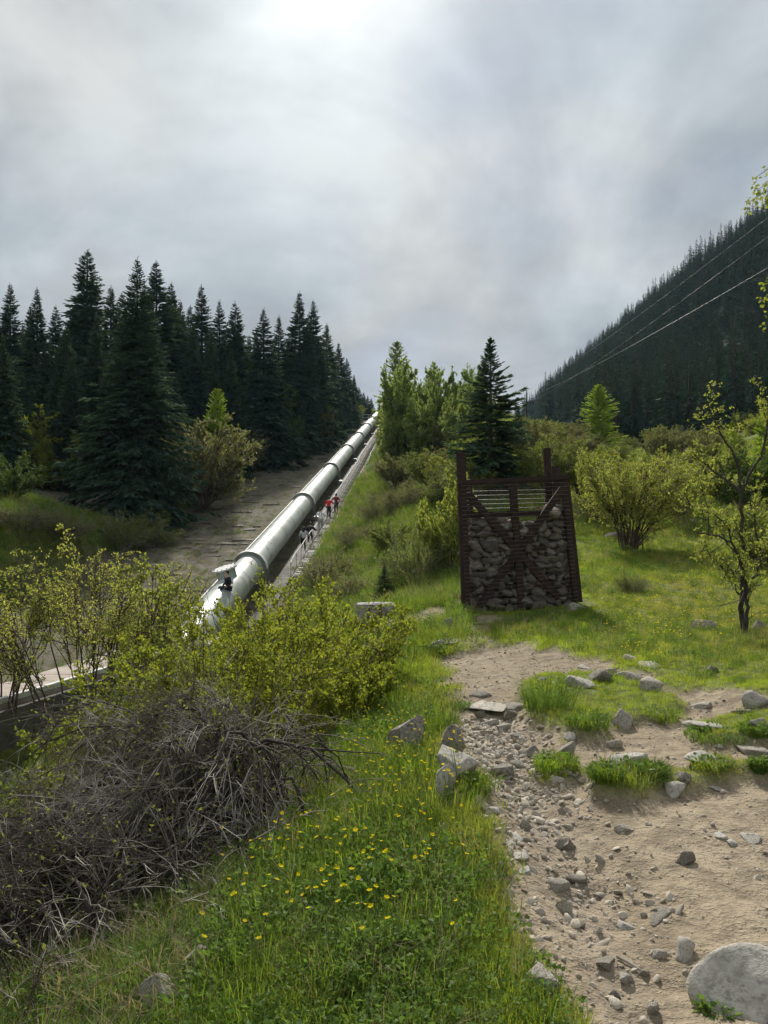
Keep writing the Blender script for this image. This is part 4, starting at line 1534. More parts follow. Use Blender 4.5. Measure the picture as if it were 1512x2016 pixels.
# ------------------------------------------------------------------ foreground bushes
def near_bush(name, label, u, Y, vtop, width, sink=0.0, rz=0.0, cat='bush', names=('stems', 'foliage'), leafm='yellow_leaf', barkm='stem_brown', off=(0, 0), **kw):
    b = at(u, Y)
    h = EYE + (HV - vtop) / F * Y - b.z
    ms = shrub_meshes(name, leafm, barkm, h=h, spread=width / 2, **kw)
    return plant('bush', label, cat, (b.x + off[0], b.y + off[1], b.z - sink), ms, rz, 1.0, None, names)


near_bush('rose', 'large yellow-green leafy bush in front of the pipe foot', 590, 9.2, 1082, 3.0, seed=501, nstem=40, nsub=13, ntwig=6, nleaf=32000, leaf=(0.042, 0.025), base_r=0.45, stem_r=0.013, low=0.15, up=0.45, shape=0.38, sub_len=.25)
near_bush('rose', 'yellow-green bush with reddish twigs rising behind the dead brush', 445, 6.9, 1150, 2.5, seed=502, nstem=38, nsub=12, ntwig=6, nleaf=34000, leaf=(0.034, 0.020), base_r=0.40, stem_r=0.010, low=0.2, up=0.45, shape=0.42, sub_len=.28)
near_bush('rose', 'lower yellowish bush left of the reddish-twigged one', 285, 6.6, 1265, 1.7, seed=509, nstem=24, nsub=10, ntwig=5, nleaf=12000, leaf=(0.036, 0.022), base_r=0.3, stem_r=0.010, low=0.2, up=0.45, shape=0.40, sub_len=.28)
near_bush('rose', 'yellowish end of leafy growth right of the dead brush', 670, 7.6, 1275, 1.2, seed=503, nstem=20, nsub=9, ntwig=5, nleaf=9000, leaf=(0.036, 0.022), base_r=0.25, stem_r=0.009, low=0.2, up=0.45, shape=0.40, sub_len=.3)
near_bush('maple', 'small bright yellow bush in front of the retaining wall', 130, 8.6, 1385, 1.15, seed=504, nstem=18, nsub=8, ntwig=5, nleaf=6500, leaf=(0.060, 0.038), base_r=0.15, stem_r=0.010, low=0.3, up=0.5, shape=0.4, sub_len=.28)
near_bush('willow_near', 'tall open willow shrub with pale new leaves beside the retaining wall', 175, 19.5, 1005, 5.4, seed=505, leafm='willow_bright', nstem=26, nsub=12, ntwig=6, nleaf=15000, leaf=(0.072, 0.037), base_r=0.45, stem_r=0.042, low=0.60, up=0.42, shape=0.18, sub_len=.22, wob=.02)
near_bush('willow_near', 'smaller pale-leaved shrub left of the tall willow shrub', 15, 21, 1060, 3.4, seed=506, leafm='willow_leaf', nstem=16, nsub=9, ntwig=5, nleaf=3500, leaf=(0.09, 0.048), base_r=0.4, stem_r=0.035, low=0.66, up=0.5, shape=0.3, sub_len=.25)
near_bush('willow_near', 'slim pale-leaved shrub right of the tall willow shrub', 300, 18.5, 1080, 2.0, seed=507, leafm='willow_leaf', nstem=10, nsub=9, ntwig=5, nleaf=3600, leaf=(0.10, 0.055), base_r=0.2, stem_r=0.03, low=0.4, up=0.5, shape=0.2, sub_len=.2)
near_bush('sprig', 'dead upright stick with few leaves sticking out of the yellow bush', 403, 7.0, 1145, 0.25, seed=508, nstem=2, nsub=5, ntwig=2, nleaf=60, leaf=(0.05, 0.03), base_r=0.03, stem_r=0.012, low=0.4, up=0.6, shape=0.1, sub_len=.06, wob=.006)


def dead_brush():
    """arching leafless canes hanging over a low bank"""
    rng = np.random.default_rng(61)
    b = at(455, 4.7)
    root = empty('dead_brush', b)
    tag(root, 'tangled leafless grey brush arching over the left foreground', 'bush')
    big, fine = Wood(), Wood()
    for i in range(300):
        low = i % 5 < 3
        front = i % 5 == 2
        az = rng.choice([rng.normal(math.radians(205), 0.6), rng.uniform(0, 6.28), rng.normal(math.radians(245), 0.5)], p=[.45, .27, .28])
        p0 = np.array([rng.normal(0.02, .24), rng.normal(0.05, .20), -0.15])
        if low:
            p0 = p0 + (np.array([-.55, -1.45, .0]) if front else np.array([-.45, -.80, .0])) * rng.uniform(.6, 1.28)
        reach = rng.uniform(0.40, 1.55) * (1.0 if math.cos(az) < 0.2 else 0.62) * (.6 if front else .75 if low else 1)
        top = rng.uniform(0.55, 1.38) * (1.0 - 0.12 * reach) * (.5 if front else .62 if low else 1)
        dv = np.array([math.cos(az), math.sin(az), 0])
        a = p0
        m1 = p0 + dv * reach * 0.10 + np.array([0, 0, top * 1.25])
        m2 = p0 + dv * reach * 0.75 + np.array([0, 0, top * 0.85])
        endz = rng.uniform(-0.35, 0.75) * min(1, reach) - 0.15 * reach
        e = p0 + dv * reach * 1.05 + np.array([0, 0, endz])
        t = np.linspace(0, 1, 9)[:, None]
        P = (1 - t) ** 3 * a + 3 * t * (1 - t) ** 2 * m1 + 3 * t * t * (1 - t) * m2 + t ** 3 * e
        P[1:] += np.cumsum(rng.normal(0, 0.016, (8, 3)), axis=0)
        r0 = rng.uniform(0.0025, 0.007) if i % 6 else rng.uniform(.010, .020)
        big.add(P, np.linspace(r0, 0.0022, 9), 5)
        for j in range(17):
            s = rng.uniform(0.28, 0.98) * 8
            i0 = min(int(s), 7)
            q = P[i0] + (P[i0 + 1] - P[i0]) * (s - i0)
            tg = unit(P[i0 + 1] - P[i0])
            d = unit(tg + rng.normal(0, 0.55, 3) + np.array([0, 0, rng.choice([-0.35, 0.25])]))
            ln = rng.uniform(0.12, 0.55)
            Q = bezier(q, q + d * ln * .55 + rng.normal(0, .02, 3), q + d * ln + np.array([0, 0, -0.22 * ln]), 5)
            fine.add(Q, np.linspace(0.0034, 0.0014, 5), 3)
            for m in range(4):
                s2 = rng.uniform(0.2, 1) * 4
                i2 = min(int(s2), 3)
                q2 = Q[i2] + (Q[i2 + 1] - Q[i2]) * (s2 - i2)
                d2 = unit(unit(Q[i2 + 1] - Q[i2]) + rng.normal(0, 0.6, 3))
                l2 = rng.uniform(0.04, 0.17)
                fine.add(np.stack([q2, q2 + d2 * l2 * .5 + rng.normal(0, .008, 3), q2 + d2 * l2]), [0.0020, 0.0015, 0.0009], 3)
    obj('canes', big.mesh('brush_canes', MATS['bark_dark']), root)
    obj('twigs', fine.mesh('brush_twigs', MATS['twig_grey']), root)
    nl = 2600
    lp = np.concatenate(fine.v)
    lp = lp[lp[:, 2] > .25]
    lp = lp[rng.integers(0, len(lp), nl)] + rng.normal(0, .02, (nl, 3))
    v_, f_ = leaf_cloud(lp, rng.normal(0, 1, (nl, 3)) + np.array([0, 0, .4]), rng.uniform(.018, .032, nl), .014, rng)
    obj('sparse_leaves', np_mesh('brush_leaves', v_, f_, MATS['olive_leaf']), root)
    # the longest bare limb lying out to the right
    lm = Wood()
    lm.add([(0.0, 0.1, 0.45), (0.25, 0.05, 0.60), (0.5, 0.0, 0.56), (0.72, -0.1, 0.40), (0.85, -0.15, 0.27)], [0.016, 0.014, 0.011, 0.008, 0.004], 6)
    lm.add([(0.45, 0.0, 0.57), (0.7, 0.1, 0.52), (0.95, 0.12, 0.50)], [0.008, 0.005, 0.003], 4)
    obj('limb', lm.mesh('brush_limb', MATS['bark_dark']), root)


dead_brush()


def apple_tree():
    Y = 12.0
    base = at(1468, Y)
    root = empty('apple_tree', base)
    tag(root, 'gnarled young apple tree with sparse fresh leaves at the right', 'tree')
    rng = np.random.default_rng(90)

    def px(u, v, dy=0.0):
        return np.array([(u - CU) / F * Y, Y + dy, EYE + (HV - v) / F * Y]) - np.array(base)
    limbs = [
        ([(1466, 1262, 0), (1461, 1225, 0), (1460, 1190, .02), (1465, 1150, .05), (1467, 1110, .05), (1461, 1060, .02), (1459, 1010, 0), (1457, 965, -.05)], .044, .024),
        ([(1457, 970, -.05), (1470, 935, -.1), (1488, 900, -.15), (1497, 860, -.2), (1500, 815, -.2), (1502, 780, -.2)], .026, .006),
        ([(1457, 968, -.05), (1435, 945, .1), (1410, 922, .2), (1392, 900, .3), (1380, 880, .35)], .022, .005),
        ([(1458, 960, 0), (1457, 915, .05), (1440, 880, .05), (1424, 852, .1), (1412, 822, .1), (1408, 802, .1)], .024, .005),
        ([(1461, 1205, 0), (1447, 1192, -.15), (1455, 1158, -.25), (1442, 1128, -.35), (1428, 1092, -.45), (1408, 1066, -.55), (1372, 1055, -.65), (1345, 1050, -.7), (1316, 1042, -.75)], .034, .005),
        ([(1440, 1126, -.35), (1412, 1118, -.2), (1395, 1095, -.1), (1380, 1068, 0)], .014, .004),
        ([(1412, 1068, -.5), (1412, 1040, -.4), (1385, 1015, -.4), (1350, 1002, -.4), (1324, 990, -.4)], .015, .004),
        ([(1455, 1090, .02), (1436, 1060, .2), (1424, 1020, .35), (1412, 975, .5), (1408, 940, .55)], .014, .004),
        ([(1468, 1248, 0), (1484, 1205, .2), (1484, 1180, .25), (1500, 1150, .35), (1528, 1115, .5), (1545, 1060, .6)], .034, .009),
        ([(1484, 1185, .25), (1470, 1165, .4), (1478, 1140, .5), (1515, 1125, .6)], .018, .005),
        ([(1467, 1112, .05), (1492, 1100, -.1), (1520, 1092, -.2)], .016, .005),
        ([(1530, 1110, .5), (1520, 1040, .5), (1505, 980, .5), (1498, 930, .4)], .018, .005),
        ([(1458, 1155, -.2), (1420, 1130, -.5), (1395, 1105, -.6)], .010, .003),
    ]
    w, ends = Wood(), []
    for pts_, r0, r1 in limbs:
        C0 = np.array([px(*p) for p in pts_])
        t = np.linspace(0, len(C0) - 1, len(C0) * 3)
        P = np.stack([np.interp(t, np.arange(len(C0)), C0[:, k]) for k in range(3)], -1)
        P[1:-1] += rng.normal(0, 0.010, (len(P) - 2, 3))
        w.add(P, np.linspace(r0, r1, len(P)), 7)
        n = 9 if r0 > .05 else 11
        for j in range(n):
            s = rng.uniform(0.35 if r0 > .04 else .15, 1.0) * (len(P) - 1)
            i0 = min(int(s), len(P) - 2)
            q = P[i0]
            d = unit(unit(P[i0 + 1] - P[i0]) * 0.6 + rng.normal(0, 0.6, 3) + np.array([0, 0, .25]))
            ln = rng.uniform(0.12, 0.45)
            Q = bezier(q, q + d * ln * .5 + rng.normal(0, .03, 3), q + d * ln, 5)
            w.add(Q, np.linspace(.0075, .0028, 5), 4)
            ends.append(Q)
            for m in range(3):
                i2 = rng.integers(1, 4)
                d2 = unit(d + rng.normal(0, .7, 3))
                Tq = np.stack([Q[i2], Q[i2] + d2 * ln * .2, Q[i2] + d2 * ln * .42 + np.array([0, 0, .02])])
                w.add(Tq, [.0045, .0032, .0018], 3)
                ends.append(np.vstack([Tq, Tq[-1:] + d2 * .01, Tq[-1:] + d2 * .02]))
    obj('trunk', w.mesh('apple_wood', MATS['bark_dark']), root)
    # leaves in little rosettes
    nros = 760
    k = rng.integers(0, len(ends), nros)
    E = np.stack(ends)[k]
    i0 = rng.integers(1, 5, nros)
    c = E[np.arange(nros), i0]
    hi = c[:, 2] > 1.1
    c = np.concatenate([c, c[hi] + rng.normal(0, .05, (hi.sum(), 3))])
    rep = 4
    pos = np.repeat(c, rep, axis=0) + rng.normal(0, .012, (len(c) * rep, 3))
    dr = rng.normal(0, 1, (len(pos), 3)) + np.array([0, 0, .5])
    ls = rng.uniform(.7, 1.25, len(pos))
    v, f = leaf_cloud(pos, dr, .044 * ls, .026 * ls, rng, .3)
    obj('crown', np_mesh('apple_leaves', v, f, MATS['willow_leaf']), root)


apple_tree()


def overhang_tree():
    """a birch just outside the right edge whose branches reach into view"""
    Y = 10.5
    x = 6.6
    base = Vector((x, Y, onz(x, Y)))
    root = empty('birch_tree', base)
    tag(root, 'birch at the right edge with only leafy branch tips showing', 'tree')
    rng = np.random.default_rng(95)
    w, pos, dr = Wood(), [], []
    w.add([(0, 0, -.2), (.05, .02, 2.5), (-.05, .05, 5), (0, 0, 8.5)], [.13, .11, .08, .02], 8)

    def px(u, v):
        return np.array([(u - CU) / F * Y, Y, EYE + (HV - v) / F * Y]) - np.array(base)
    tgt = [(1472, 400), (1484, 352), (1482, 392), (1505, 398), (1490, 375), (1500, 560), (1500, 590), (1507, 640), (1512, 610), (1530, 450), (1540, 500), (1500, 365)]
    for u, v in tgt:
        e = px(u, v)
        a = np.array([-.02, 0, max(1.5, e[2] + .35)])
        Q = bezier(a, (a + e) / 2 + np.array([0, 0, .38]), e, 9)
        w.add(Q, np.linspace(.016, .003, 9), 4)
        for s in range(56):
            q = Q[3] + (Q[8] - Q[3]) * rng.uniform(0, 1.03)
            i = rng.integers(4, 9)
            q = Q[i] + rng.normal(0, .045, 3) - np.array([0, 0, rng.uniform(0, .06)])
            pos.append(q)
            dr.append(rng.normal(0, .6, 3) + np.array([0, 0, -.5]))
    pos, dr = np.array(pos), np.array(dr)
    obj('trunk', w.mesh('birch_wood', MATS['bark']), root)
    v, f = leaf_cloud(pos, dr, .055, .040, rng, .2)
    obj('crown', np_mesh('birch_leaves', v, f, MATS['yellow_leaf']), root)


overhang_tree()

# ------------------------------------------------------------------ stone-filled steel frame
def rock_np(seed, sub=3, cuts=9, rough=0.10, flat=1.0):
    rng = np.random.default_rng(seed)
    bm = bmesh.new()
    bmesh.ops.create_icosphere(bm, subdivisions=sub, radius=1.0)
    v = np.array([p.co[:] for p in bm.verts])
    f = np.array([[q.index for q in p.verts] for p in bm.faces])
    bm.free()
    for _ in range(cuts):
        n = unit(rng.normal(size=3))
        d = rng.uniform(0.34, 0.72)
        over = np.maximum(0, v @ n - d)
        v = v - over[:, None] * n * 0.99
    for sc_, am in ((1.3, rough), (3.0, rough * 0.45), (7.0, rough * 0.2)):
        ph = rng.uniform(0, 6, 3)
        q = v * sc_
        nz = np.sin(q[:, 0] * 1.7 + ph[0] + np.sin(q[:, 1] * 1.3)) * np.sin(q[:, 1] * 1.9 + ph[1]) + np.sin(q[:, 2] * 2.1 + ph[2] + q[:, 0])
        v = v * (1 + am * nz * 0.6)[:, None]
    v = v / np.abs(v).max(axis=0)
    v[:, 2] *= flat
    return v, f


def rock_mesh(name, seed, mat, sub=3, **kw):
    v, f = rock_np(seed, sub, **kw)
    return np_mesh(name, v, f, MATS[mat])


def build_gabion():
    A = at(914, 15.3)
    B = at(1137, 15.6)
    zb = min(A.z, B.z)
    root = empty('stone_gabion', (A.x, A.y, A.z))
    tag(root, 'rusty steel frame strung with wires and filled with rough stones', 'gabion')
    o0 = root.location
    ex = (Vector((B.x, B.y, 0)) - Vector((A.x, A.y, 0)))
    W = ex.length
    ex.normalize()
    ey = Vector((-ex.y, ex.x, 0))
    D = 1.15

    def ray(u, v, back=0.0):
        """a point of the front plane seen at pixel (u, v), moved back by so many metres"""
        # plane through A with normal ey
        dx, dz = (u - CU) / F, (HV - v) / F
        den = dx * ey.x + ey.y
        t = (A.x * ey.x + A.y * ey.y + back) / den
        return Vector((dx * t, t, EYE + dz * t)) - o0

    def bar(name, a, b, w=0.13, d=0.10, mat='rust_steel'):
        mb = MB()
        a, b = Vector(a), Vector(b)
        # channel section: web and two flanges
        dirn = (b - a).normalized()
        up = ey
        s = dirn.cross(up).normalized()
        mb.beam(a, b, w, 0.014, up=up)
        for k in (-1, 1):
            mb.beam(a + s * (k * w * 0.5) + up * d * 0.5, b + s * (k * w * 0.5) + up * d * 0.5, 0.016, d, up=up)
        return mb.build(name, MATS[mat], root)
    bar('post', ray(919, 1212), ray(908, 890), 0.155)
    bar('post', ray(1139, 1186), ray(1112, 938), 0.165)
    bar('post', ray(1028, 1202), ray(1010, 948), 0.125)
    bar('post', ray(1090, 1190, D), ray(1078, 882, D), 0.125)
    bar('post', ray(1104, 1190, D * 0.8), ray(1096, 918, D * 0.8), 0.125)
    bar('post', ray(930, 1200, D), ray(924, 946, D), 0.12)
    bar('top_rail', ray(904, 950, -0.03), ray(1122, 939, -0.03), 0.075)
    bar('rail', ray(918, 1014, 0.10), ray(1116, 1009, 0.10), 0.10)
    bar('rail', ray(920, 1081, 0.10), ray(1122, 1077, 0.10), 0.10)
    bar('rail', ray(922, 1158, 0.10), ray(1130, 1152, 0.10), 0.11)
    bar('back_rail', ray(926, 950, D + .06), ray(1100, 944, D + .06), 0.08)
    bar('brace', ray(922, 972, 0.004), ray(1100, 1176, 0.004), 0.125, 0.05)
    bar('brace', ray(1108, 962, -0.014), ray(944, 1194, -0.014), 0.125, 0.05)
    mb = MB()
    mb.beam(ray(908, 952), ray(924, 948, D), 0.07, 0.08)
    mb.build('side_rail', MATS['rust_steel'], root)
    mb = MB()
    mb.beam(ray(1114, 944), ray(1100, 944, D), 0.07, 0.08)
    mb.build('side_rail', MATS['rust_steel'], root)
    rr = random.Random(14)
    for k in range(31):
        t = k / 30.0
        vl, vr = 956 + (1204 - 956) * t, 950 + (1180 - 950) * t
        ul, ur = 908 + 10 * t, 1116 + 22 * t
        mb = MB()
        n = 6
        mb.tube([ray(ul + (ur - ul) * s / n, vl + (vr - vl) * s / n + rr.uniform(-1.2, 1.2) * (0 < s < n), -0.075) for s in range(n + 1)], 0.0055, 4)
        mb.build('wire', MATS['wire_steel'], root)
        for ua, ub, va, vb, ba, bb in ((908 + 10 * t, 925 + 4 * t, vl, 952 + (1192 - 952) * t, -.02, D), (1116 + 22 * t, 1101 + 3 * t, vr, 948 + (1180 - 948) * t, -.02, D)):
            mb = MB()
            mb.tube([ray(ua, va, ba), ray(ub, vb, bb)], 0.007, 3)
            mb.build('wire', MATS['wire_steel'], root)
        if k < 12:
            mb = MB()
            mb.tube([ray(924, 950 + k * 8.6, D + .03), ray(1103, 946 + k * 8.6, D + .03)], 0.007, 3)
            mb.build('wire', MATS['wire_steel'], root)
    # stones
    VAR = [rock_mesh('stone', 700 + k, 'gabion_stone', 2, cuts=11, rough=.05) for k in range(10)]
    core = MB()
    corev = []
    shapes = [rock_np(700 + k, 2, cuts=11, rough=.05) for k in range(10)]
    for layer in range(4):
        for r in range(15):
            vrow = 1204 - r * 13.2
            u0, u1 = 925, 1112 + 20 * (1 - r / 15)
            u = u0 + rr.uniform(0, 6)
            while u < u1 - 8:
                wpx = rr.choice((14, 18, 22, 29)) * rr.uniform(.85, 1.15)
                wpx = min(wpx, u1 - u + 4)
                fill_top = 1036 + 10 * math.sin(u * 0.045) - (14 if u > 1060 else 0) - (5 * layer if u > 1070 else 0)
                if vrow > fill_top:
                    p = ray(u + wpx * 0.4, vrow - rr.uniform(1, 5) - 3 - (u - 924) * .05, 0.15 + 0.23 * layer + rr.uniform(-.03, .05))
                    sx = wpx / F * 15.8 * 0.60
                    sc_ = (sx * rr.uniform(.9, 1.15), sx * rr.uniform(.8, 1.1), max(sx * rr.uniform(.6, .85), .075))
                    ro = Euler((rr.uniform(-.4, .4), rr.uniform(-.5, .5), rr.uniform(-.8, .8)))
                    if layer == 0:
                        o = obj('stone', rr.choice(VAR), root, p)
                        o.scale, o.rotation_euler = sc_, ro
                    else:
                        v_, f_ = shapes[rr.randrange(10)]
                        m_ = np.array(ro.to_matrix())
                        corev.append(((v_ * np.array(sc_) * 1.12) @ m_.T + np.array(p), f_))
                u += wpx * 0.86
    cv, cf = cat_vf(corev)
    o = obj('stone_core', np_mesh('stone_core', cv, cf, MATS['gabion_stone']), root)
    o['kind'] = 'stuff'
    # a few bulging out through the wires at the open side
    for k in range(12):
        p = ray(914 + rr.uniform(-2, 3), 1000 + k * 17.5, 0.3 + rr.uniform(0, .5))
        o = obj('stone', rr.choice(VAR), root, p)
        s = rr.uniform(.07, .11)
        o.scale = (s * .7, s * 1.2, s)
        o.rotation_euler = (rr.uniform(-1, 1), rr.uniform(-1, 1), rr.uniform(-1, 1))


build_gabion()

# ------------------------------------------------------------------ concrete block
def build_block():
    b = ground(738, 1218, 14)
    root = empty('concrete_block', (b.x, b.y, b.z - 0.05), 0.12)
    tag(root, 'broken pale concrete block with dark iron straps beside the side path', 'block')
    w = 72 / F * b.y
    hh = 36 / F * b.y
    me = bpy.data.meshes.new('block_body')
    bm = bmesh.new()
    bmesh.ops.create_cube(bm, size=1.0)
    bmesh.ops.subdivide_edges(bm, edges=bm.edges[:], cuts=7, use_grid_fill=True)
    rr = random.Random(4)
    for v in bm.verts:
        c = v.co
        c.x *= w
        c.y *= w * .6
        c.z = (c.z + .5) * hh
        rim = max(abs(c.x) / (w / 2), abs(c.y) / (w * .3))
        c.z -= 0.05 * hh * (rim > .95) + rr.uniform(-.02, .02) * hh
        c.x += rr.uniform(-.035, .035) * w * (1.4 if c.z > hh * .5 else .8) - 0.10 * (c.x / w) * (hh - c.z)
        c.y += rr.uniform(-.02, .02) * w
    bm.to_mesh(me)
    bm.free()
    me.materials.append(MATS['block_concrete'])
    obj('block_body', me, root)
    for x, wd, z0, z1 in ((-.20, .07, .05, .80), (.12, .085, .35, .97)):
        mb = MB()
        mb.box((x * w - wd * w / 2, -w * .33, z0 * hh), (x * w + wd * w / 2, -w * .285, z1 * hh))
        mb.build('iron_strap', MATS['iron_dark'], root, bevel=0.008)


build_block()

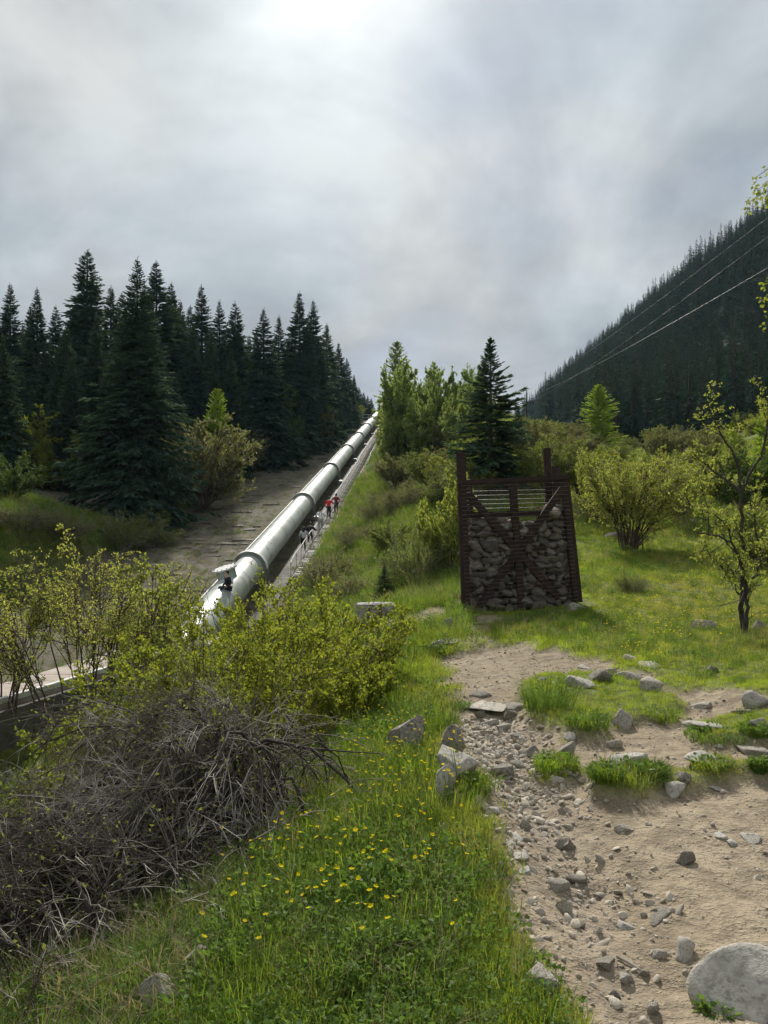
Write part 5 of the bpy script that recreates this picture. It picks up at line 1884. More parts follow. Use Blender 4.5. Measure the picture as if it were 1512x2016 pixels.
# ------------------------------------------------------------------ rocks
ROCKS = [
    # u, v of the foot, width px, height px, material, flatness, label
    (1530, 2040, 230, 130, 'rock_light', 1, 'big pale rounded boulder in the bottom right corner'),
    (1069, 1972, 64, 80, 'rock', 1, 'upright blocky grey rock at the grass edge near the bottom'),
    (1300, 1818, 52, 50, 'rock_dark', .2, 'flat dark slate slab lying in the bare earth'),
    (1350, 1707, 44, 28, 'rock_dark', .8, 'dark triangular stone alone on the bare path'),
    (1231, 1641, 34, 20, 'rock', .8, 'small block-shaped stone with a light top on the path'),
    (1122, 1678, 48, 32, 'rock_dark', .9, 'pointed dark stone with a grass wisp in the stony channel'),
    (1140, 1745, 54, 24, 'rock_dark', .7, 'low dark wedge stone behind the pair in the channel'),
    (1102, 1755, 38, 24, 'rock', .9, 'grey stone in front of the dark wedge in the channel'),
    (1111, 1801, 36, 30, 'rock', .9, 'pale bluish stone lower in the channel'),
    (1031, 1634, 32, 24, 'rock', 1, 'round grey stone at the left rim of the channel'),
    (1106, 1604, 18, 18, 'rock', 1, 'small upright stone in the upper channel'),
    (1350, 1890, 52, 38, 'rock_light', .6, 'half-buried pale rock left of the big boulder'),
    (1294, 1886, 38, 18, 'rock', .7, 'small dark-sided stone left of the half-buried rock'),
    (1288, 1998, 30, 24, 'rock', .9, 'round grey stone near the bottom edge of the path'),
    (1237, 1832, 34, 20, 'rock_light', .5, 'pale worn stone flush with the earth by the slate slab'),
    (1234, 1941, 30, 22, 'rock_light', .7, 'whitish stone in the gravel near the bottom'),
    (1213, 1968, 22, 18, 'rock_dark', .8, 'dark little stone in the gravel at the bottom'),
    (1271, 1928, 18, 18, 'rock_dark', .9, 'dark pebble at the end of the stick'),
    (1327, 1571, 52, 34, 'rock_light', .8, 'pale flat-faced stone below the grassy tussock'),
    (1351, 1547, 36, 30, 'rock_dark', .9, 'tilted dark stone behind the pale flat-faced one'),
    (1412, 1556, 46, 14, 'rock_light', .3, 'thin flat stone set in the path at right'),
    (1218, 1475, 40, 24, 'rock', .9, 'angular stone standing behind the big tussock'),
    (1244, 1515, 76, 42, 'rock_light', .8, 'rounded pale boulder topping the big tussock'),
    (1234, 1438, 56, 46, 'rock', .7, 'flat-faced boulder between the green clumps'),
    (1148, 1357, 58, 26, 'rock_light', .8, 'light rock on top of the large green clump'),
    (1181, 1347, 56, 28, 'rock', .7, 'grey rock behind the light one on the green clump'),
    (1244, 1342, 54, 28, 'rock', .8, 'rounded grey rock at the rear right of the stone group'),
    (1205, 1332, 38, 20, 'rock', .7, 'low grey rock at the rear of the stone group'),
    (1282, 1366, 50, 32, 'rock', .7, 'mossy rock at the right end of the stone group'),
    (1243, 1302, 30, 14, 'rock', .8, 'small rock farthest back of the stone group'),
    (1275, 1313, 48, 12, 'rock_light', .3, 'long flat rock behind the stone group'),
    (1405, 1325, 20, 16, 'rock_dark', .9, 'single small dark stone out on the right turf'),
    (1500, 1394, 56, 34, 'rock_light', .8, 'pale boulder cut by the right edge'),
    (1388, 1398, 46, 18, 'rock', .5, 'low rock at the turf rim right of the green clump'),
    (1460, 1408, 40, 20, 'rock', .5, 'grey low rock left of the edge boulder'),
    (1390, 1438, 60, 16, 'rock_light', .4, 'broad flat stone in the right-hand green clump'),
    (1498, 1440, 40, 28, 'rock', .8, 'grey rock in the green clump at the right edge'),
    (1388, 1500, 60, 22, 'rock_light', .5, 'flat pale stone backing a small tussock at right'),
    (1490, 1488, 60, 26, 'rock', .5, 'low grey stone at the right edge above a tussock'),
    (1425, 1470, 30, 12, 'rock', .4, 'thin stone on the path below the right clump'),
    (796, 1492, 72, 46, 'rock', .8, 'dark-bellied rock on the grass left of the path'),
    (895, 1497, 50, 48, 'rock', .9, 'leaning grey rock at the path edge beside the dark-bellied one'),
    (894, 1541, 80, 40, 'rock_light', .7, 'whitish flat-topped rock at the grass edge'),
    (870, 1584, 50, 44, 'rock_light', 1, 'pointed pale rock just below the whitish flat-topped one'),
    (991, 1537, 56, 34, 'rock_dark', .8, 'brownish low rock in the middle of the channel'),
    (1046, 1493, 42, 22, 'rock_dark', .7, 'brown rock bulging from the path left of a small tussock'),
    (1117, 1492, 46, 26, 'rock', .7, 'rock behind the small tussock'),
    (1127, 1465, 28, 22, 'rock_light', .7, 'pale stone at the lower rim of the green clump'),
    (1020, 1455, 34, 18, 'rock', .6, 'flat reddish stone on the upper channel'),
    (1003, 1422, 36, 28, 'rock_dark', .9, 'dark domed stone at the upper channel'),
    (950, 1400, 88, 26, 'rock', .3, 'wide flat pale slab at the step of the path'),
    (946, 1374, 42, 18, 'rock_dark', .6, 'mossy stone above the wide flat slab'),
    (1016, 1402, 60, 22, 'rock_dark', .4, 'slanting dark slab right of the step'),
    (944, 1418, 20, 20, 'rock_dark', 1, 'small dark upright stone below the wide slab'),
    (991, 1442, 28, 18, 'rock', .8, 'grey pebble below the dark domed stone'),
    (968, 1434, 36, 18, 'rock_light', .7, 'light stone left of the grey pebble'),
    (960, 1448, 20, 14, 'rock', .8, 'little stone in the upper gravel'),
    (1025, 1514, 36, 16, 'rock', .6, 'stone behind the brownish low rock'),
    (876, 1640, 30, 24, 'rock_light', .9, 'light stone sunk in the buttercup grass'),
    (915, 1682, 30, 26, 'rock', .9, 'grey stone sunk in grass near the path edge'),
    (945, 1582, 32, 14, 'rock_light', .6, 'pale stone at the grass edge above the channel'),
    (975, 1605, 26, 16, 'rock_light', .7, 'pale chip on the left bank of the channel'),
    (1003, 1670, 34, 14, 'rock_light', .4, 'flat pale chip on the left bank halfway down'),
    (1022, 1695, 34, 18, 'rock_light', .5, 'pale flat stone at the grass rim'),
    (1035, 1720, 30, 12, 'rock_light', .4, 'last pale chip along the grass rim'),
    (1015, 1655, 30, 12, 'rock_light', .4, 'pale flake above the flat chips on the grass rim'),
    (890, 1810, 26, 18, 'rock', .8, 'stone peeping from the lower grass'),
    (870, 1985, 36, 24, 'rock', .8, 'stone peeping from grass near the bottom edge'),
    (876, 1246, 40, 30, 'rock_dark', 1.1, 'dark lichen-covered rock topping the small cairn'),
    (882, 1232, 24, 18, 'rock_dark', .9, 'little dark rock at the back of the cairn'),
    (875, 1270, 54, 16, 'rock', .5, 'long flat rock in the middle of the cairn'),
    (864, 1286, 38, 26, 'rock', .9, 'grey rock at the foot of the cairn'),
    (742, 1276, 46, 20, 'rock', .6, 'flat rock between the yellow bush and the cairn'),
    (800, 1268, 30, 16, 'rock', .6, 'grey stone overgrown on the bank left of the cairn'),
    (1135, 1206, 44, 22, 'rock', .8, 'rounded rock at the right foot of the stone-filled frame'),
    (1390, 1244, 54, 28, 'rock', .7, 'rock on the meadow left of the apple tree trunk'),
    (1497, 1240, 40, 20, 'rock', .7, 'rock on the meadow right of the apple tree trunk'),
    (1208, 1060, 38, 16, 'rock_dark', .6, 'dark rock on the meadow left of the vase-shaped willow'),
    (1370, 1032, 24, 10, 'rock', .6, 'far small rock on the upper meadow'),
    (382, 1925, 60, 66, 'rock', 1, 'grey rock half hidden under the dead brush'),
    (305, 2030, 90, 86, 'rock', .9, 'pale rounded rock in the bottom left under the brush'),
    (1150, 1318, 30, 12, 'rock', .5, 'small flat rock left of the stone group'),
    (1070, 1345, 24, 12, 'rock', .6, 'brown clod at the rear of the path'),
    (1180, 1840, 20, 14, 'rock', .8, 'small grey stone in the lower channel'),
    (1147, 1830, 22, 18, 'rock_dark', .8, 'dark stone at the left of the lower channel'),
    (1195, 1905, 36, 14, 'rock_dark', .4, 'flat dark flake in the lower gravel'),
    (1090, 1925, 20, 14, 'rock', .8, 'pebble at the grass edge beside the blocky rock'),
    (1420, 1650, 26, 10, 'rock_light', .4, 'flat flake on the far right of the path'),
    (1480, 1655, 36, 12, 'rock_light', .4, 'larger flat flake by the right edge of the path'),
    (1440, 1662, 24, 10, 'rock_light', .4, 'thin flake between the two right-hand flakes'),
]
for i, (u, vb, wp, hp, m, fl, lab) in enumerate(ROCKS):
    b = ground(u, min(vb, 2010) - hp * 0.12)
    if vb > 2010:
        b = ground(u, 2012)
    w = wp / F * b.y
    hh = hp / F * b.y
    me = rock_mesh('rock', 800 + i, m, 4 if wp > 60 else 3, cuts=14 if wp > 200 else 13 if fl > .5 else 8, rough=.045)
    tl = 0.08 if fl < .5 else 0.2
    if u < 940 and 1480 < vb < 1600:      # rocks that stand clear of the turf
        hh, w = hh * 1.6, w * 1.1
        b.z += hh * .22
    z = hh * (0.26 if fl > .5 else 0.06)
    o = obj('rock', me, None, (b.x, b.y + w * 0.22, b.z + z * 0.5), (R.uniform(-tl, tl), R.uniform(-tl, tl), R.uniform(-.5, .5)), (w * .56, w * (.45 if fl > .5 else .75), max(hh * .70, w * .16) if fl > .5 else w * fl * .32 + .01))
    tag(o, lab, 'rock', 'rocks along the path')

# stones stacked in the cairn lean on each other; loose gravel is uncountable
rng = np.random.default_rng(33)
GV = source('gravel_stone', [rock_mesh('gravel', 900 + k, 'gravel_stone', 2, cuts=9, rough=.04) for k in range(6)])
cx, cy = [], []
lo, hi = RILL.min(0), RILL.max(0)
gx, gy = rng.uniform(lo[0] - .4, hi[0] + .4, 16000), rng.uniform(max(1.9, lo[1]), hi[1], 16000)
dd = poly_dist(RILL, gx, gy)
pr = sstep(-0.35, 0.25, dd + vnoise(gx, gy, 3.0, 40) * .5)
k = (rng.random(len(gx)) < pr * 0.34 * np.clip(gy / 3.5, .7, 1.6)) & (dirt_mask(gx, gy) > .35)
gx, gy = gx[k], gy[k]
px_, py_ = rng.uniform(-.2, 5.5, 13000), rng.uniform(1.9, 12, 13000)
k = (dirt_mask(px_, py_) > .5) & (rng.random(13000) < .55)
gx, gy = np.concatenate([gx, px_[k]]), np.concatenate([gy, py_[k]])
gs = np.exp(rng.normal(math.log(0.0082), 0.72, len(gx))) * np.clip(gy / 4.0, .8, 1.5)
gs = np.clip(gs, .003, .032)
gs[-k.sum():] *= .62
gz = H(gx, gy) + gs * .12
points_obj('gravel', np.stack([gx, gy, gz], -1), rng.uniform(0, 6.28, (len(gx), 3)) * np.array([.15, .15, 1]), np.stack([gs * rng.uniform(.8, 1.5, len(gx)), gs, gs * rng.uniform(.4, .8, len(gx))], -1), rng.integers(0, 6, len(gx)), GV,
           'loose gravel and pebbles strewn along the worn channel of the path', 'gravel')

# ------------------------------------------------------------------ power line
def build_power():
    Y = 130.0
    x = (1037 - CU) / F * Y
    base = Vector((x, Y, onz(x, Y)))
    ztop = EYE + (HV - 773) / F * Y
    root = empty('power_pole', base)
    tag(root, 'dark wooden power pole with crossarms on the slope behind the young spruce', 'pole')
    h = ztop - base.z
    mb = MB()
    mb.tube([(0, 0, -.5), (0, 0, h * .5), (0, 0, h)], [.17, .15, .12], 8)
    mb.build('pole_shaft', MATS['pole_wood'], root)
    zc = h - 18 / F * Y
    tips = []
    for dz, a, b in ((0, (-.9, -.5), (1.35, .45)), (-.28, (-1.15, -.6), (1.25, .4))):
        mb = MB()
        mb.beam((a[0], a[1], zc + dz - .12), (b[0], b[1], zc + dz + .05), .16, .16)
        mb.build('crossarm', MATS['pole_wood'], root)
    for px in ((-1.05, -.5, .10), (0.0, 0.0, h - zc + .12), (1.25, .40, .12)):
        mb = MB()
        p = Vector((px[0], px[1], zc + px[2]))
        mb.tube([p - Vector((0, 0, .12)), p, p + Vector((0, 0, .1)), p + Vector((0, 0, .2))], [.03, .09, .06, .09], 8)
        mb.build('insulator', MATS['insulator_glass'], root)
        tips.append(base + p + Vector((0, 0, .2)))
    mb = MB()
    mb.tube([(-.4, -.2, zc), (-.4, -.2, zc + 1.3)], .03, 5)
    mb.build('insulator_pin', MATS['iron_dark'], root)
    for i in (-1, 1):
        mb = MB()
        mb.beam((i * .8, i * .3, zc - .1), (0, 0, zc - 1.0), .06, .06)
        mb.build('arm_brace', MATS['pole_wood'], root)
    # second pole beside the path, out of view to the right
    nx, ny = 12.8, 5.0
    nb = Vector((nx, ny, onz(nx, ny)))
    r2 = empty('power_pole', nb)
    tag(r2, 'nearer wooden power pole beyond the right picture edge', 'pole')
    ends = []
    for (u, v), t0 in zip(((1512, 527), (1512, 428), (1512, 466)), tips):
        q = Vector(((u - CU) / F * 30, 30, EYE + (HV - v) / F * 30))
        d = q - t0
        ends.append(t0 + d * ((ny - t0.y) / d.y))
    top = max(e.z for e in ends) - nb.z
    mb = MB()
    mb.tube([(0, 0, -.5), (0, 0, top)], [.18, .13], 8)
    mb.build('pole_shaft', MATS['pole_wood'], r2)
    for k, (t0, e) in enumerate(zip(tips, ends)):
        mb = MB()
        mb.beam((0, 0, e.z - nb.z - .1), e - nb - Vector((0, 0, .1)), .12, .12)
        mb.build('crossarm', MATS['pole_wood'], r2)
        pts_ = []
        for s in range(41):
            t = s / 40
            p = t0.lerp(e, t)
            tq = (t0.y - 30) / (t0.y - ny)
            p.z += -3.2 * t * (1 - t) + 3.2 * tq * (1 - tq) * min(1, t / tq)
            pts_.append(p - t0)
        mb = MB()
        mb.tube(pts_, 0.0062, 4)
        o = mb.build('power_cable', MATS['cable_metal'], None, t0)
        tag(o, ('lowest of the three power cables crossing the mountainside', 'topmost of the three power cables, nearest the ridge line', 'middle one of the three power cables crossing the mountainside')[k], 'cable', 'overhead power cables')


build_power()

# ------------------------------------------------------------------ people
def skin_part(name, J, E, mat, parent, grow=0.0, levels=1):
    names = list(J)
    me = bpy.data.meshes.new(name)
    me.from_pydata([J[n][0] for n in names], [(names.index(a), names.index(b)) for a, b in E], [])
    me.materials.append(MATS[mat])
    o = obj(name, me, parent)
    md = o.modifiers.new('skin', 'SKIN')
    md.use_smooth_shade = True
    sv = me.skin_vertices[0].data
    for i, n in enumerate(names):
        r = J[n][1] + grow
        sv[i].radius = (r, r)
        sv[i].use_root = (i == 0)
    sb = o.modifiers.new('sub', 'SUBSURF')
    sb.levels = levels
    sb.render_levels = levels
    return o


def person(label, loc, rz, J, shirt, trousers, shoes, hair='short', sleeves='short', pack=None):
    root = empty('person', loc, rz)
    tag(root, label, 'person', 'hikers at the pipe')
    E = [('pelvis', 'waist'), ('waist', 'chest'), ('chest', 'neck'), ('neck', 'head'), ('head', 'crown')]
    for s in 'lr':
        E += [('pelvis', 'hip' + s), ('hip' + s, 'knee' + s), ('knee' + s, 'ankle' + s), ('ankle' + s, 'toe' + s), ('chest', 'sho' + s), ('sho' + s, 'elb' + s), ('elb' + s, 'wri' + s), ('wri' + s, 'hand' + s)]
    skin_part('body', J, E, 'skin', root, 0.0)
    up = {k: J[k] for k in ('waist', 'pelvis', 'chest', 'shol', 'shor', 'elbl', 'elbr')}
    ue = [('pelvis', 'waist'), ('waist', 'chest'), ('chest', 'shol'), ('chest', 'shor'), ('shol', 'elbl'), ('shor', 'elbr')]
    if sleeves == 'long':
        up.update({k: J[k] for k in ('wril', 'wrir')})
        ue += [('elbl', 'wril'), ('elbr', 'wrir')]
    skin_part('shirt', up, ue, shirt, root, 0.026)
    lo_ = {k: J[k] for k in ('pelvis', 'hipl', 'hipr', 'kneel', 'kneer', 'anklel', 'ankler')}
    skin_part('trousers', lo_, [('pelvis', 'hipl'), ('pelvis', 'hipr'), ('hipl', 'kneel'), ('hipr', 'kneer'), ('kneel', 'anklel'), ('kneer', 'ankler')], trousers, root, 0.022)
    for s in 'lr':
        skin_part('shoe', {'a': (J['ankle' + s][0], .045), 'b': (tuple(Vector(J['ankle' + s][0]).lerp(Vector(J['toe' + s][0]), .5)), .048), 'c': (J['toe' + s][0], .042)}, [('a', 'b'), ('b', 'c')], shoes, root, 0.012)
        hp, wp = Vector(J['hand' + s][0]), Vector(J['wri' + s][0])
        d = (hp - wp).normalized()
        sd = d.cross(Vector((0, 0, 1))).normalized()
        if sd.length < .1:
            sd = Vector((0, 1, 0))
        nrm = sd.cross(d)
        fg = Wood()
        for k, ln in enumerate((.070, .080, .076, .060)):
            b0 = hp + sd * (-.030 + .02 * k)
            fg.add([b0, b0 + d * ln * .5 - nrm * .004, b0 + d * ln * .8 - nrm * .028, b0 + d * ln * .85 - nrm * .05], [.0095, .009, .008, .006], 6)
        b0 = wp.lerp(hp, .45) - sd * .03
        fg.add([b0, b0 - sd * .022 + d * .022, b0 - sd * .030 + d * .055], [.011, .010, .007], 6)
        obj('fingers', fg.mesh('fingers', MATS['skin']), root)
    hd, cr = Vector(J['head'][0]), Vector(J['crown'][0])
    ax = (cr - hd).normalized()
    rng_ = np.random.default_rng(len(label))
    v, f = rock_np(5, 3, cuts=0, rough=.02)
    c = np.array(hd.lerp(cr, .55)) + np.array([0, -.018, .022])
    hv = v * np.array([.098, .108, .115])
    hv[:, 2] = np.where((hv[:, 1] > .03) & (hv[:, 2] < .03), .03, hv[:, 2])
    obj('hair', np_mesh('hair', hv + c, f, MATS['hair_dark'], True), root)
    # face
    fc = Wood()
    nose = np.array(hd.lerp(cr, .35)) + np.array([0, .085, 0])
    fc.add([nose + np.array([0, .005, .03]), nose + np.array([0, .028, 0]), nose + np.array([0, .008, -.012])], [.008, .013, .008], 6)
    for s in (-1, 1):
        ear = np.array(hd.lerp(cr, .35)) + np.array([s * .088, -.005, 0])
        fc.add([ear + np.array([0, 0, -.025]), ear + np.array([s * .008, -.005, 0]), ear + np.array([0, 0, .028])], [.008, .014, .010], 6)
    obj('face_features', fc.mesh('face', MATS['skin']), root)
    for s in (-1, 1):
        e = np.array(hd.lerp(cr, .45)) + np.array([s * .033, .088, 0])
        v2, f2 = rock_np(6, 1, cuts=0, rough=0)
        obj('eye', np_mesh('eye', v2 * .010 + e, f2, MATS['black_ink'], True), root)
    if hair == 'long':
        w = Wood()
        for k in range(26):
            a = c + np.array([rng_.uniform(-.07, .07), -.07 + rng_.uniform(-.02, .02), rng_.uniform(-.02, .06)])
            w.add([a, a + np.array([rng_.normal(0, .015), -.045, -.12]), a + np.array([rng_.normal(0, .03), -.055, -.24]), a + np.array([rng_.normal(0, .035), -.045, -.34])], [.026, .028, .022, .006], 5)
        obj('hair_lengths', w.mesh('hair_lengths', MATS['hair_dark']), root)
    if pack:
        ch, wa = Vector(J['chest'][0]), Vector(J['waist'][0])
        for s in (-1, 1):
            mb = MB()
            mb.tube([ch + Vector((s * .12, .10, .10)), ch + Vector((s * .115, -.02, .175)), ch + Vector((s * .10, -.16, .02)), wa + Vector((s * .11, -.15, .02))], .018, 6)
            mb.build('strap', MATS[pack], root, smooth=True)
    return root


def pose(lean=.22, lift='r', reach=None, h=1.74, crouch=0.0, sit=False):
    k = h / 1.74
    J = {}
    hipz = (0.90 - crouch)
    pel = Vector((0, 0, hipz))

    def up(a, dist, x=0.0, base=pel):
        return base + Vector((x, math.sin(a) * dist, math.cos(a) * dist))
    J['pelvis'] = (pel, .125)
    J['waist'] = (up(lean, .20), .115)
    J['chest'] = (up(lean * 1.1, .42), .135)
    ch = J['chest'][0]
    J['neck'] = (up(lean, .57), .055)
    J['head'] = (up(lean * .9, .66) + Vector((0, .01, 0)), .082)
    J['crown'] = (up(lean * .8, .80) + Vector((0, .015, 0)), .075)
    for s, g in (('l', -1), ('r', 1)):
        J['hip' + s] = (pel + Vector((g * .095, 0, -.04)), .095)
        if sit:
            J['knee' + s] = (pel + Vector((g * .16, .42, .02)), .062)
            J['ankle' + s] = (pel + Vector((g * .15, .50, -.40)), .042)
        elif s == lift:
            J['knee' + s] = (pel + Vector((g * .11, .34, -.24)), .062)
            J['ankle' + s] = (pel + Vector((g * .11, .24, -.63 + crouch * .5)), .042)
        else:
            J['knee' + s] = (pel + Vector((g * .10, .06, -.45 + crouch * .5)), .062)
            J['ankle' + s] = (pel + Vector((g * .10, -.10, -.83 + crouch)), .042)
        a = J['ankle' + s][0]
        J['toe' + s] = (a + Vector((g * .02, .17, -.045)), .036)
        J['sho' + s] = (ch + Vector((g * .185, 0, .075)), .062)
        sh = J['sho' + s][0]
        if reach == s:
            J['elb' + s] = (sh + Vector((g * .16, .12, -.20)), .045)
            J['wri' + s] = (sh + Vector((g * .24, .34, -.22)), .032)
            J['hand' + s] = (sh + Vector((g * .26, .43, -.22)), .036)
        else:
            J['elb' + s] = (sh + Vector((g * .10, -.06, -.27)), .045)
            J['wri' + s] = (sh + Vector((g * .08, .14, -.42)), .032)
            J['hand' + s] = (sh + Vector((g * .06, .22, -.46)), .036)
    return {n: (tuple(p * k), r * k) for n, (p, r) in J.items()}


def climber(label, Y, off, J, *a, rz=0.0, **kw):
    p = stair_p(Y, off, 0.05)
    return person(label, p, rz, J, *a, **kw)


climber('woman with long dark hair in a grey top climbing beside the stairway', 51.6, -.75, pose(.30, 'l', 'r', 1.66, .06), 'cloth_heather', 'cloth_black', 'shoe_dark', rz=.15, hair='long', sleeves='long')
climber('person in black crouching ahead of the long-haired woman', 54.2, -.70, pose(.55, 'r', 'r', 1.70, .22), 'cloth_black', 'cloth_navy', 'shoe_dark', rz=-.1, sleeves='long')
climber('person in a white shirt and grey trousers climbing the stairway', 58.0, -.42, pose(.25, 'r', 'r', 1.80, .03), 'cloth_white', 'cloth_grey', 'shoe_white', rz=.05, pack='shoe_dark')
climber('person in a bright red shirt and black trousers on the stairway', 63.5, -.42, pose(.22, 'l', 'r', 1.84, .03), 'cloth_red', 'cloth_black', 'shoe_dark', rz=-.05)
climber('person in a maroon shirt highest on the stairway', 65.6, -.02, pose(.28, 'r', 'l', 1.78, .05), 'cloth_maroon', 'cloth_navy', 'shoe_dark', rz=.1)
Js = pose(.12, 'r', None, 1.72, .42, sit=True)
ps = on_pipe(37.4, math.radians(58), PRAD)
person('person in a dark jacket sitting on the lower end of the pipe', (ps.x, ps.y, ps.z - .48 + .12), math.radians(125), Js, 'cloth_black', 'cloth_navy', 'shoe_dark', sleeves='long')

# ------------------------------------------------------------------ grass, weeds and flowers
def tuft(seed, n, h, spread, width, bend=.5, mat='grass_blade', lo_=.5):
    rng = np.random.default_rng(seed)
    az = rng.uniform(0, 6.28, n)
    r = spread * np.sqrt(rng.uniform(0, 1, n))
    b = np.stack([r * np.cos(az), r * np.sin(az), np.full(n, -.02)], -1)
    d = az + rng.normal(0, .8, n)
    hh = h * rng.uniform(lo_, 1.0, n)
    be = bend * rng.uniform(.2, 1.2, n) * hh
    o = np.stack([np.cos(d), np.sin(d), np.zeros(n)], -1)
    sd = np.stack([-np.sin(d + .5), np.cos(d + .5), np.zeros(n)], -1) * width * .5
    zv = np.array([0, 0, 1.0])
    m = b + o * (be * .3)[:, None] + zv * (hh * .6)[:, None]
    t = b + o * be[:, None] + zv * (hh * rng.uniform(.75, 1.0, n))[:, None]
    v = np.stack([b - sd, b + sd, m + sd * .8, m - sd * .8, t + sd * .06, t - sd * .06], 1).reshape(-1, 3)
    i = np.arange(n)[:, None] * 6
    f = np.concatenate([i + np.array([0, 1, 2, 3]), i + np.array([3, 2, 4, 5])], 1).reshape(-1, 4)
    return np_mesh('tuft', v, f, MATS[mat], True)


def weed(seed, n, h, spread, leaf, mat='weed_leaf'):
    rng = np.random.default_rng(seed)
    az = rng.uniform(0, 6.28, n)
    r = spread * np.sqrt(rng.uniform(0, 1, n))
    pos = np.stack([r * np.cos(az), r * np.sin(az), h * rng.uniform(.15, 1, n) * (1 - .5 * (r / spread) ** 2)], -1)
    dr = np.stack([np.cos(az), np.sin(az), rng.uniform(-.1, .6, n)], -1) + rng.normal(0, .4, (n, 3))
    ls = rng.uniform(.6, 1.2, n)
    v, f = leaf_cloud(pos, dr, leaf * ls, leaf * .62 * ls, rng, .2)
    w = Wood()
    for k in range(0, n, 5):
        w.add([(pos[k, 0] * .3, pos[k, 1] * .3, -.02), tuple(pos[k] * np.array([.75, .75, .7])), tuple(pos[k])], [.002, .0017, .001], 3)
    vw, fw = np.concatenate(w.v), np.concatenate(w.f)
    v, f = cat_vf([(v, f), (vw, fw)])
    return np_mesh('weed', v, f, MATS[mat])


TV = []
TV += [tuft(1000 + k, 22, (.17, .21, .25, .30)[k], .10, .0042, .75, lo_=.3) for k in range(4)]                         # 0-3 tall
TV += [tuft(1010 + k, 30, .105, .085, .0046, .75, 'grass_short') for k in range(3)]         # 4-6 short
TV += [weed(1020 + k, 46, .16, .12, (.022, .028, .036)[k]) for k in range(3)]                                # 7-9 leafy weed
TV += [tuft(1030, 16, .30, .07, .0030, .9, 'dry_grass')]                                    # 10 dry
TV += [tuft(1040 + k, 40, .20, .10, .0044, .6, 'grass_dark') for k in range(2)]             # 11-12 dark
TV += [tuft(1050, 20, .15, .12, .006, .9, 'dry_grass')]                                     # 13 short dry
GC = source('turf_tuft', TV)
rng = np.random.default_rng(44)


def sample(n, y0, y1, p, u0=-140, u1=1660):
    t = rng.random(n)
    a, b = y0 ** p, y1 ** p
    y = (a + (b - a) * t) ** (1 / p)
    return (rng.uniform(u0, u1, n) - CU) / F * y, y


gx, gy = sample(90000, 1.75, 75, .45)
hx_, hy_ = sample(9000, 60, 190, .6, 690, 1300)
gx, gy = np.concatenate([gx, hx_]), np.concatenate([gy, hy_])
d = gx - pipe_x(gy)
on_bed = (d > -11.2) & (d < 3.5) & (gy > 33)
off = np.where(gy < 24, dirt_mask(gx, gy), 0)
u_ = CU + F * gx / gy
ok = (rng.random(len(gx)) > off * 1.12) & ~on_bed
ok &= ~((poly_dist(BRUSH, gx, gy) > -.05) & (rng.random(len(gx)) < .94))
ok &= ~((gx < wall_x(gy) + .1) & (gy > 9) & (gy < 36))
ok &= ~((gx < pipe_x(gy) - 12) & (gy > 58))
gax, gay = at(914, 15.3).x, 15.3
ok &= ~((gx > gax - .1) & (gx < gax + 2.9) & (gy > 15.3) & (gy < 17.8))
gx, gy, off, u_ = gx[ok], gy[ok], off[ok], u_[ok]
edge = poly_dist(DIRT, gx, gy)
right = (u_ > 930) & (gy > 7.5) | (gy < 9) & (gx > .9)
n = len(gx)
idx = np.where(right, rng.integers(4, 7, n), rng.integers(0, 4, n))
w_ = vnoise(gx, gy, .9, 50) + .5
idx = np.where(rng.random(n) < np.where(right, .10, .46) * (w_ * 1.6), rng.integers(7, 10, n), idx)
idx = np.where((~right) & (rng.random(n) < .30), rng.integers(4, 7, n), idx)
idx = np.where(rng.random(n) < .055, 10, idx)
slope_ = (gy > 17) & (u_ < 1000)
idx = np.where(slope_ & (rng.random(n) < .62), rng.choice([11, 12, 13, 10, 8, 13, 11], n), idx)
idx = np.where((rng.random(n) < .10), rng.integers(11, 13, n), idx)
idx = np.where((edge > -.28) & (gy < 14) & (rng.random(n) < .75), rng.integers(4, 7, n), idx)
sc = rng.uniform(.65, 1.25, n) * np.clip((gy / 6.5) ** .52, .85, 5.0)
sc *= np.where(right & (gy < 30), .72, 1.0) * (0.75 + .5 * (vnoise(gx, gy, .35, 51) + .5))
sc *= np.where(gy < 3.2, .8, 1) * np.where((gy < 9) & (gx > .9), .72, 1)
rot = np.stack([rng.normal(0, .12, n), rng.normal(0, .12, n), rng.uniform(0, 6.28, n)], -1)
points_obj('grass', np.stack([gx, gy, H(gx, gy)], -1), rot, np.stack([sc, sc, sc * rng.uniform(.8, 1.2, n)], -1), idx, GC, 'green spring grass and low weeds covering the hillside', 'grass')

# weeds and dry tufts in the joints of the paved slope and on the banks
bx, by = sample(17000, 34, 150, .5, 0, 760)
d = bx - pipe_x(by)
k = (d > -12.5) & (d < 2.0) & (rng.random(len(bx)) < .75)
bx, by = bx[k], by[k]
lx, ly = sample(3500, 9.5, 50, .6, -150, 420)
k2 = (lx < wall_x(ly) - np.where(ly < 34, 2.6, 1.0)) & (lx > wall_x(ly) - 14)
bx, by = np.concatenate([bx, lx[k2]]), np.concatenate([by, ly[k2]])
wx, wy = rng.uniform(-2.6, -.3, 5000), rng.uniform(2.0, 5.4, 5000)
k3 = poly_dist(BRUSH, wx, wy) > 0
bx, by = np.concatenate([bx, wx[k3]]), np.concatenate([by, wy[k3]])
n = len(bx)
idx = rng.choice([13, 13, 10, 11, 12, 5, 8], n)
sc = rng.uniform(.8, 2.0, n) * np.where(by < 8, .55, 1)
points_obj('dry_weeds', np.stack([bx, by, H(bx, by) + .02], -1), np.stack([rng.normal(0, .2, n), rng.normal(0, .2, n), rng.uniform(0, 6.28, n)], -1), np.stack([sc, sc, sc * .7], -1), idx, GC, 'withered weeds growing in the joints of the paved slope', 'weeds')

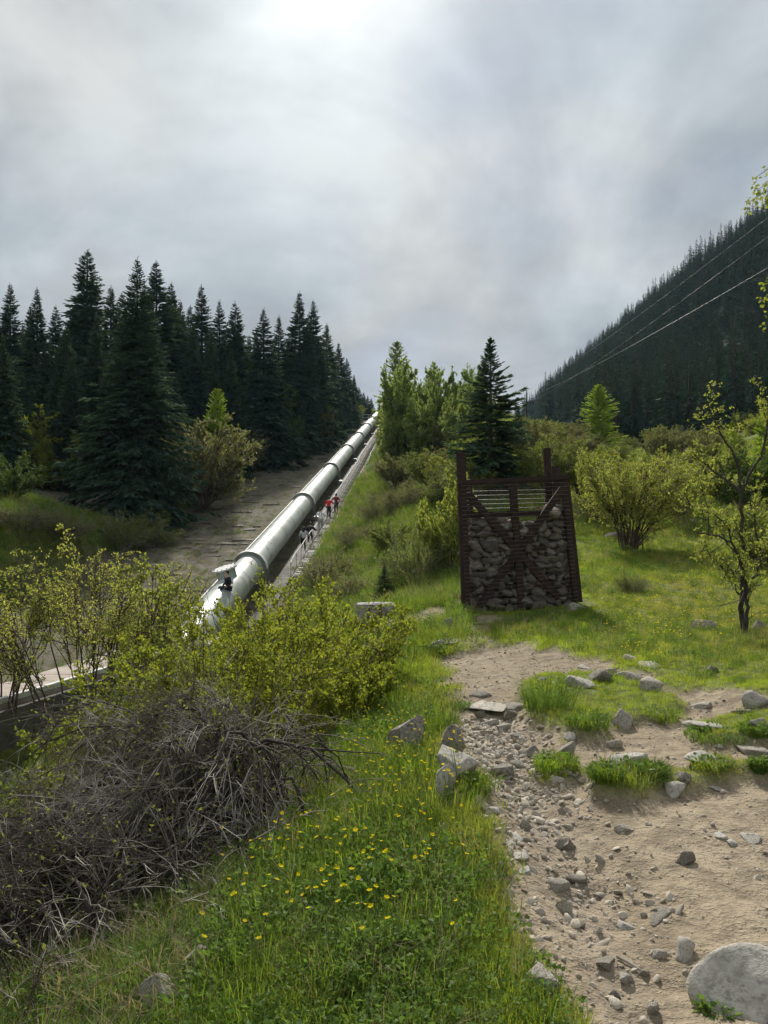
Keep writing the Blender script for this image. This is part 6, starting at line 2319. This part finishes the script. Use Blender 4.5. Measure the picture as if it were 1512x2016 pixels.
# tussocks standing in the bare path
TUS = [
    (1240, 1538, 140, 50, 'dark spiky grass tussock round the pale boulder'),
    (1195, 1536, 70, 44, 'left end tussock in front of the pale boulder'),
    (1290, 1532, 56, 44, 'right end tussock in front of the pale boulder'),
    (1096, 1515, 86, 42, 'small round grass tussock in the middle of the path'),
    (1082, 1400, 100, 90, 'tall grass clump at the left end of the large green clump'),
    (1160, 1430, 90, 40, 'low leafy clump before the flat-faced boulder'),
    (1300, 1418, 80, 34, 'leafy clump right of the flat-faced boulder'),
    (1415, 1460, 120, 32, 'grass clump hanging over the right-hand path edge'),
    (1490, 1448, 60, 34, 'grass clump at the right edge above the path'),
    (1405, 1512, 80, 26, 'thin tussock on the right side of the path'),
    (1500, 1518, 40, 40, 'spiky tussock at the right edge'),
    (905, 1400, 50, 26, 'short grass clump left of the wide flat slab'),
    (925, 1565, 80, 60, 'green clump leaning against the whitish rock'),
    (860, 1440, 90, 60, 'leafy dark clump at the bend of the path edge'),
    (1420, 2020, 80, 40, 'weed patch at the foot of the big boulder'),
]
for i, (u, v, wp, hp, lab) in enumerate(TUS):
    b = ground(u, min(v, 2000) - 4)
    w, h = wp / F * b.y, hp / F * b.y
    root = empty('grass_tussock', (b.x, b.y + w * .15, b.z - .01))
    tag(root, lab, 'tussock', 'tussocks in the path')
    obj('blades', tuft(1100 + i, 420, h * 1.0, w * .48, .0042, .75, 'grass_dark' if i % 3 else 'grass_blade', .35), root)
    obj('leaves', weed(1130 + i, 120, h * .7, w * .5, .035, 'weed_leaf'), root)

# buttercups
PM = []
for k in range(3):
    rr = np.random.default_rng(1200 + k)
    vs, fs = [], []
    for p in range(5):
        a = p * 2 * math.pi / 5 + rr.uniform(-.1, .1)
        o, s = np.array([math.cos(a), math.sin(a), 0]), np.array([-math.sin(a), math.cos(a), 0])
        b0 = len(vs)
        rd = .0125
        up = rr.uniform(.2, .55)
        vs += [o * .001, o * rd * .55 + s * rd * .45 + np.array([0, 0, rd * up * .5]), o * rd + s * rd * .25 + np.array([0, 0, rd * up]), o * rd - s * rd * .25 + np.array([0, 0, rd * up]), o * rd * .55 - s * rd * .45 + np.array([0, 0, rd * up * .5])]
        fs.append((b0, b0 + 1, b0 + 2, b0 + 3, b0 + 4))
    me = bpy.data.meshes.new('flower_head')
    me.from_pydata([tuple(v) for v in vs], [], fs)
    me.materials.append(MATS['petal'])
    PM.append(me)
st = Wood()
st.add([(0, 0, -1), (.03, .01, -.5), (0, 0, 0)], [.0016, .0014, .0012], 4)
SM = st.mesh('stem', MATS['weed_leaf'])
fl = random.Random(88)
cnt = 0
while cnt < 285:
    c = fl.choice(((720, 1620, 120, 80), (800, 1560, 90, 60), (760, 1540, 90, 40), (870, 1580, 70, 50), (700, 1760, 110, 90), (880, 1660, 70, 60), (620, 1850, 130, 60), (780, 1700, 120, 110), (850, 1600, 90, 90), (560, 1780, 60, 60), (640, 1950, 160, 40)))
    u, v = fl.gauss(c[0], c[2]), fl.gauss(c[1], c[3])
    if not (380 < u < 1010 and 1470 < v < 2012):
        continue
    b = ground(u, v)
    if float(dirt_mask(np.array([b.x]), np.array([b.y]))[0]) > .2:
        continue
    hh = fl.uniform(.13, .27)
    yb = b.y + hh * b.y / (EYE - b.z) * .9          # stand further back so that the head, not the foot, sits on this sight line
    xb = b.x * yb / b.y
    z = onz(xb, yb)
    root = empty('buttercup', (xb, yb, z))
    tag(root, 'yellow buttercup in the grass left of the path', 'flower', 'buttercups in the grass')
    o = obj('flower_head', PM[cnt % 3], root, (0, 0, hh), (fl.uniform(-.5, .5), fl.uniform(-.4, .4), fl.uniform(0, 6)), fl.uniform(.62, .98))
    obj('stem', SM, root, (0, 0, hh), (0, 0, fl.uniform(0, 6)), (1, 1, hh))
    cnt += 1
# the meadow's countless tiny yellow flowers
fx, fy = sample(2600, 9, 45, .8, 1000, 1600)
k = (np.where(fy < 24, dirt_mask(fx, fy), 0) < .1) & (vnoise(fx, fy, .5, 60) > -.05) & ((CU + F * fx / fy > 1180) | (fy > 22))
fx, fy = fx[k], fy[k]
n = len(fx)
sc = rng.uniform(.8, 1.4, n)
points_obj('meadow_flowers', np.stack([fx, fy, H(fx, fy) + rng.uniform(.10, .22, n)], -1), np.stack([rng.normal(0, .3, n), rng.normal(0, .3, n), rng.uniform(0, 6.28, n)], -1), np.stack([sc, sc, sc], -1), rng.integers(0, 3, n),
           source('meadow_flower', PM), 'tiny yellow flowers dotted over the right meadow', 'flowers')

# dry stalks, sticks
def stalk(label, p0, p1, bow, r, mat, name='dry_stalk', cat='stalk'):
    a, b = Vector(p0), Vector(p1)
    mb = MB()
    mb.tube([a.lerp(b, t) + Vector((0, 0, bow * 4 * t * (1 - t))) - a for t in (0, .25, .5, .75, 1)], [r, r * .9, r * .8, r * .65, r * .4], 5)
    return tag(mb.build(name, MATS[mat], None, a, smooth=True), label, cat)


def pxY(u, v, Y):
    return Vector(((u - CU) / F * Y, Y, EYE + (HV - v) / F * Y))


for u0, v0, u1, v1, Y, lab in [
    (120, 1985, 265, 1895, 2.55, 'straw stalk rising to a bend across the dead brush'), (265, 1895, 430, 2010, 2.55, 'bent straw stalk falling from its kink to the bottom edge'),
    (650, 1990, 850, 1840, 2.7, 'long pale straw leaning over the lower grass'), (690, 2010, 770, 1935, 2.6, 'pale straw low in the grass'), (783, 1810, 790, 1745, 3.4, 'upright pale straw in the buttercups'),
    (670, 1690, 705, 1620, 4.0, 'straw among the upper buttercups'), (740, 1985, 900, 1870, 2.7, 'second leaning straw to the right of the long one'), (815, 1900, 845, 1945, 2.7, 'short thick straw in the lower grass')]:
    stalk(lab, pxY(u0, v0, Y), pxY(u1, v1, Y * 1.02), .01, .0028, 'dry_grass')
p = ground(1215, 1890)
q = ground(1270, 1925)
stalk('dry stick lying in the gravel near the slate slab', p + Vector((0, 0, .012)), q + Vector((0, 0, .015)), .004, .007, 'twig_grey', 'stick', 'stick')

# ------------------------------------------------------------------ air
def build_haze():
    mb = MB()
    mb.box((-750, -40, -12), (950, 1000, 420))
    m, nt, out = new_mat('haze')
    pv = nt.nodes.new('ShaderNodeVolumePrincipled')
    pv.inputs['Color'].default_value = (0.50, 0.74, 1.0, 1)
    pv.inputs['Density'].default_value = HAZE
    pv.inputs['Anisotropy'].default_value = 0.2
    nt.links.new(pv.outputs[0], out.inputs['Volume'])
    o = mb.build('haze', m)
    tag(o, 'thin bluish air between the viewer and the far slopes', None, None, 'stuff')


HAZE = 0.00010
build_haze()
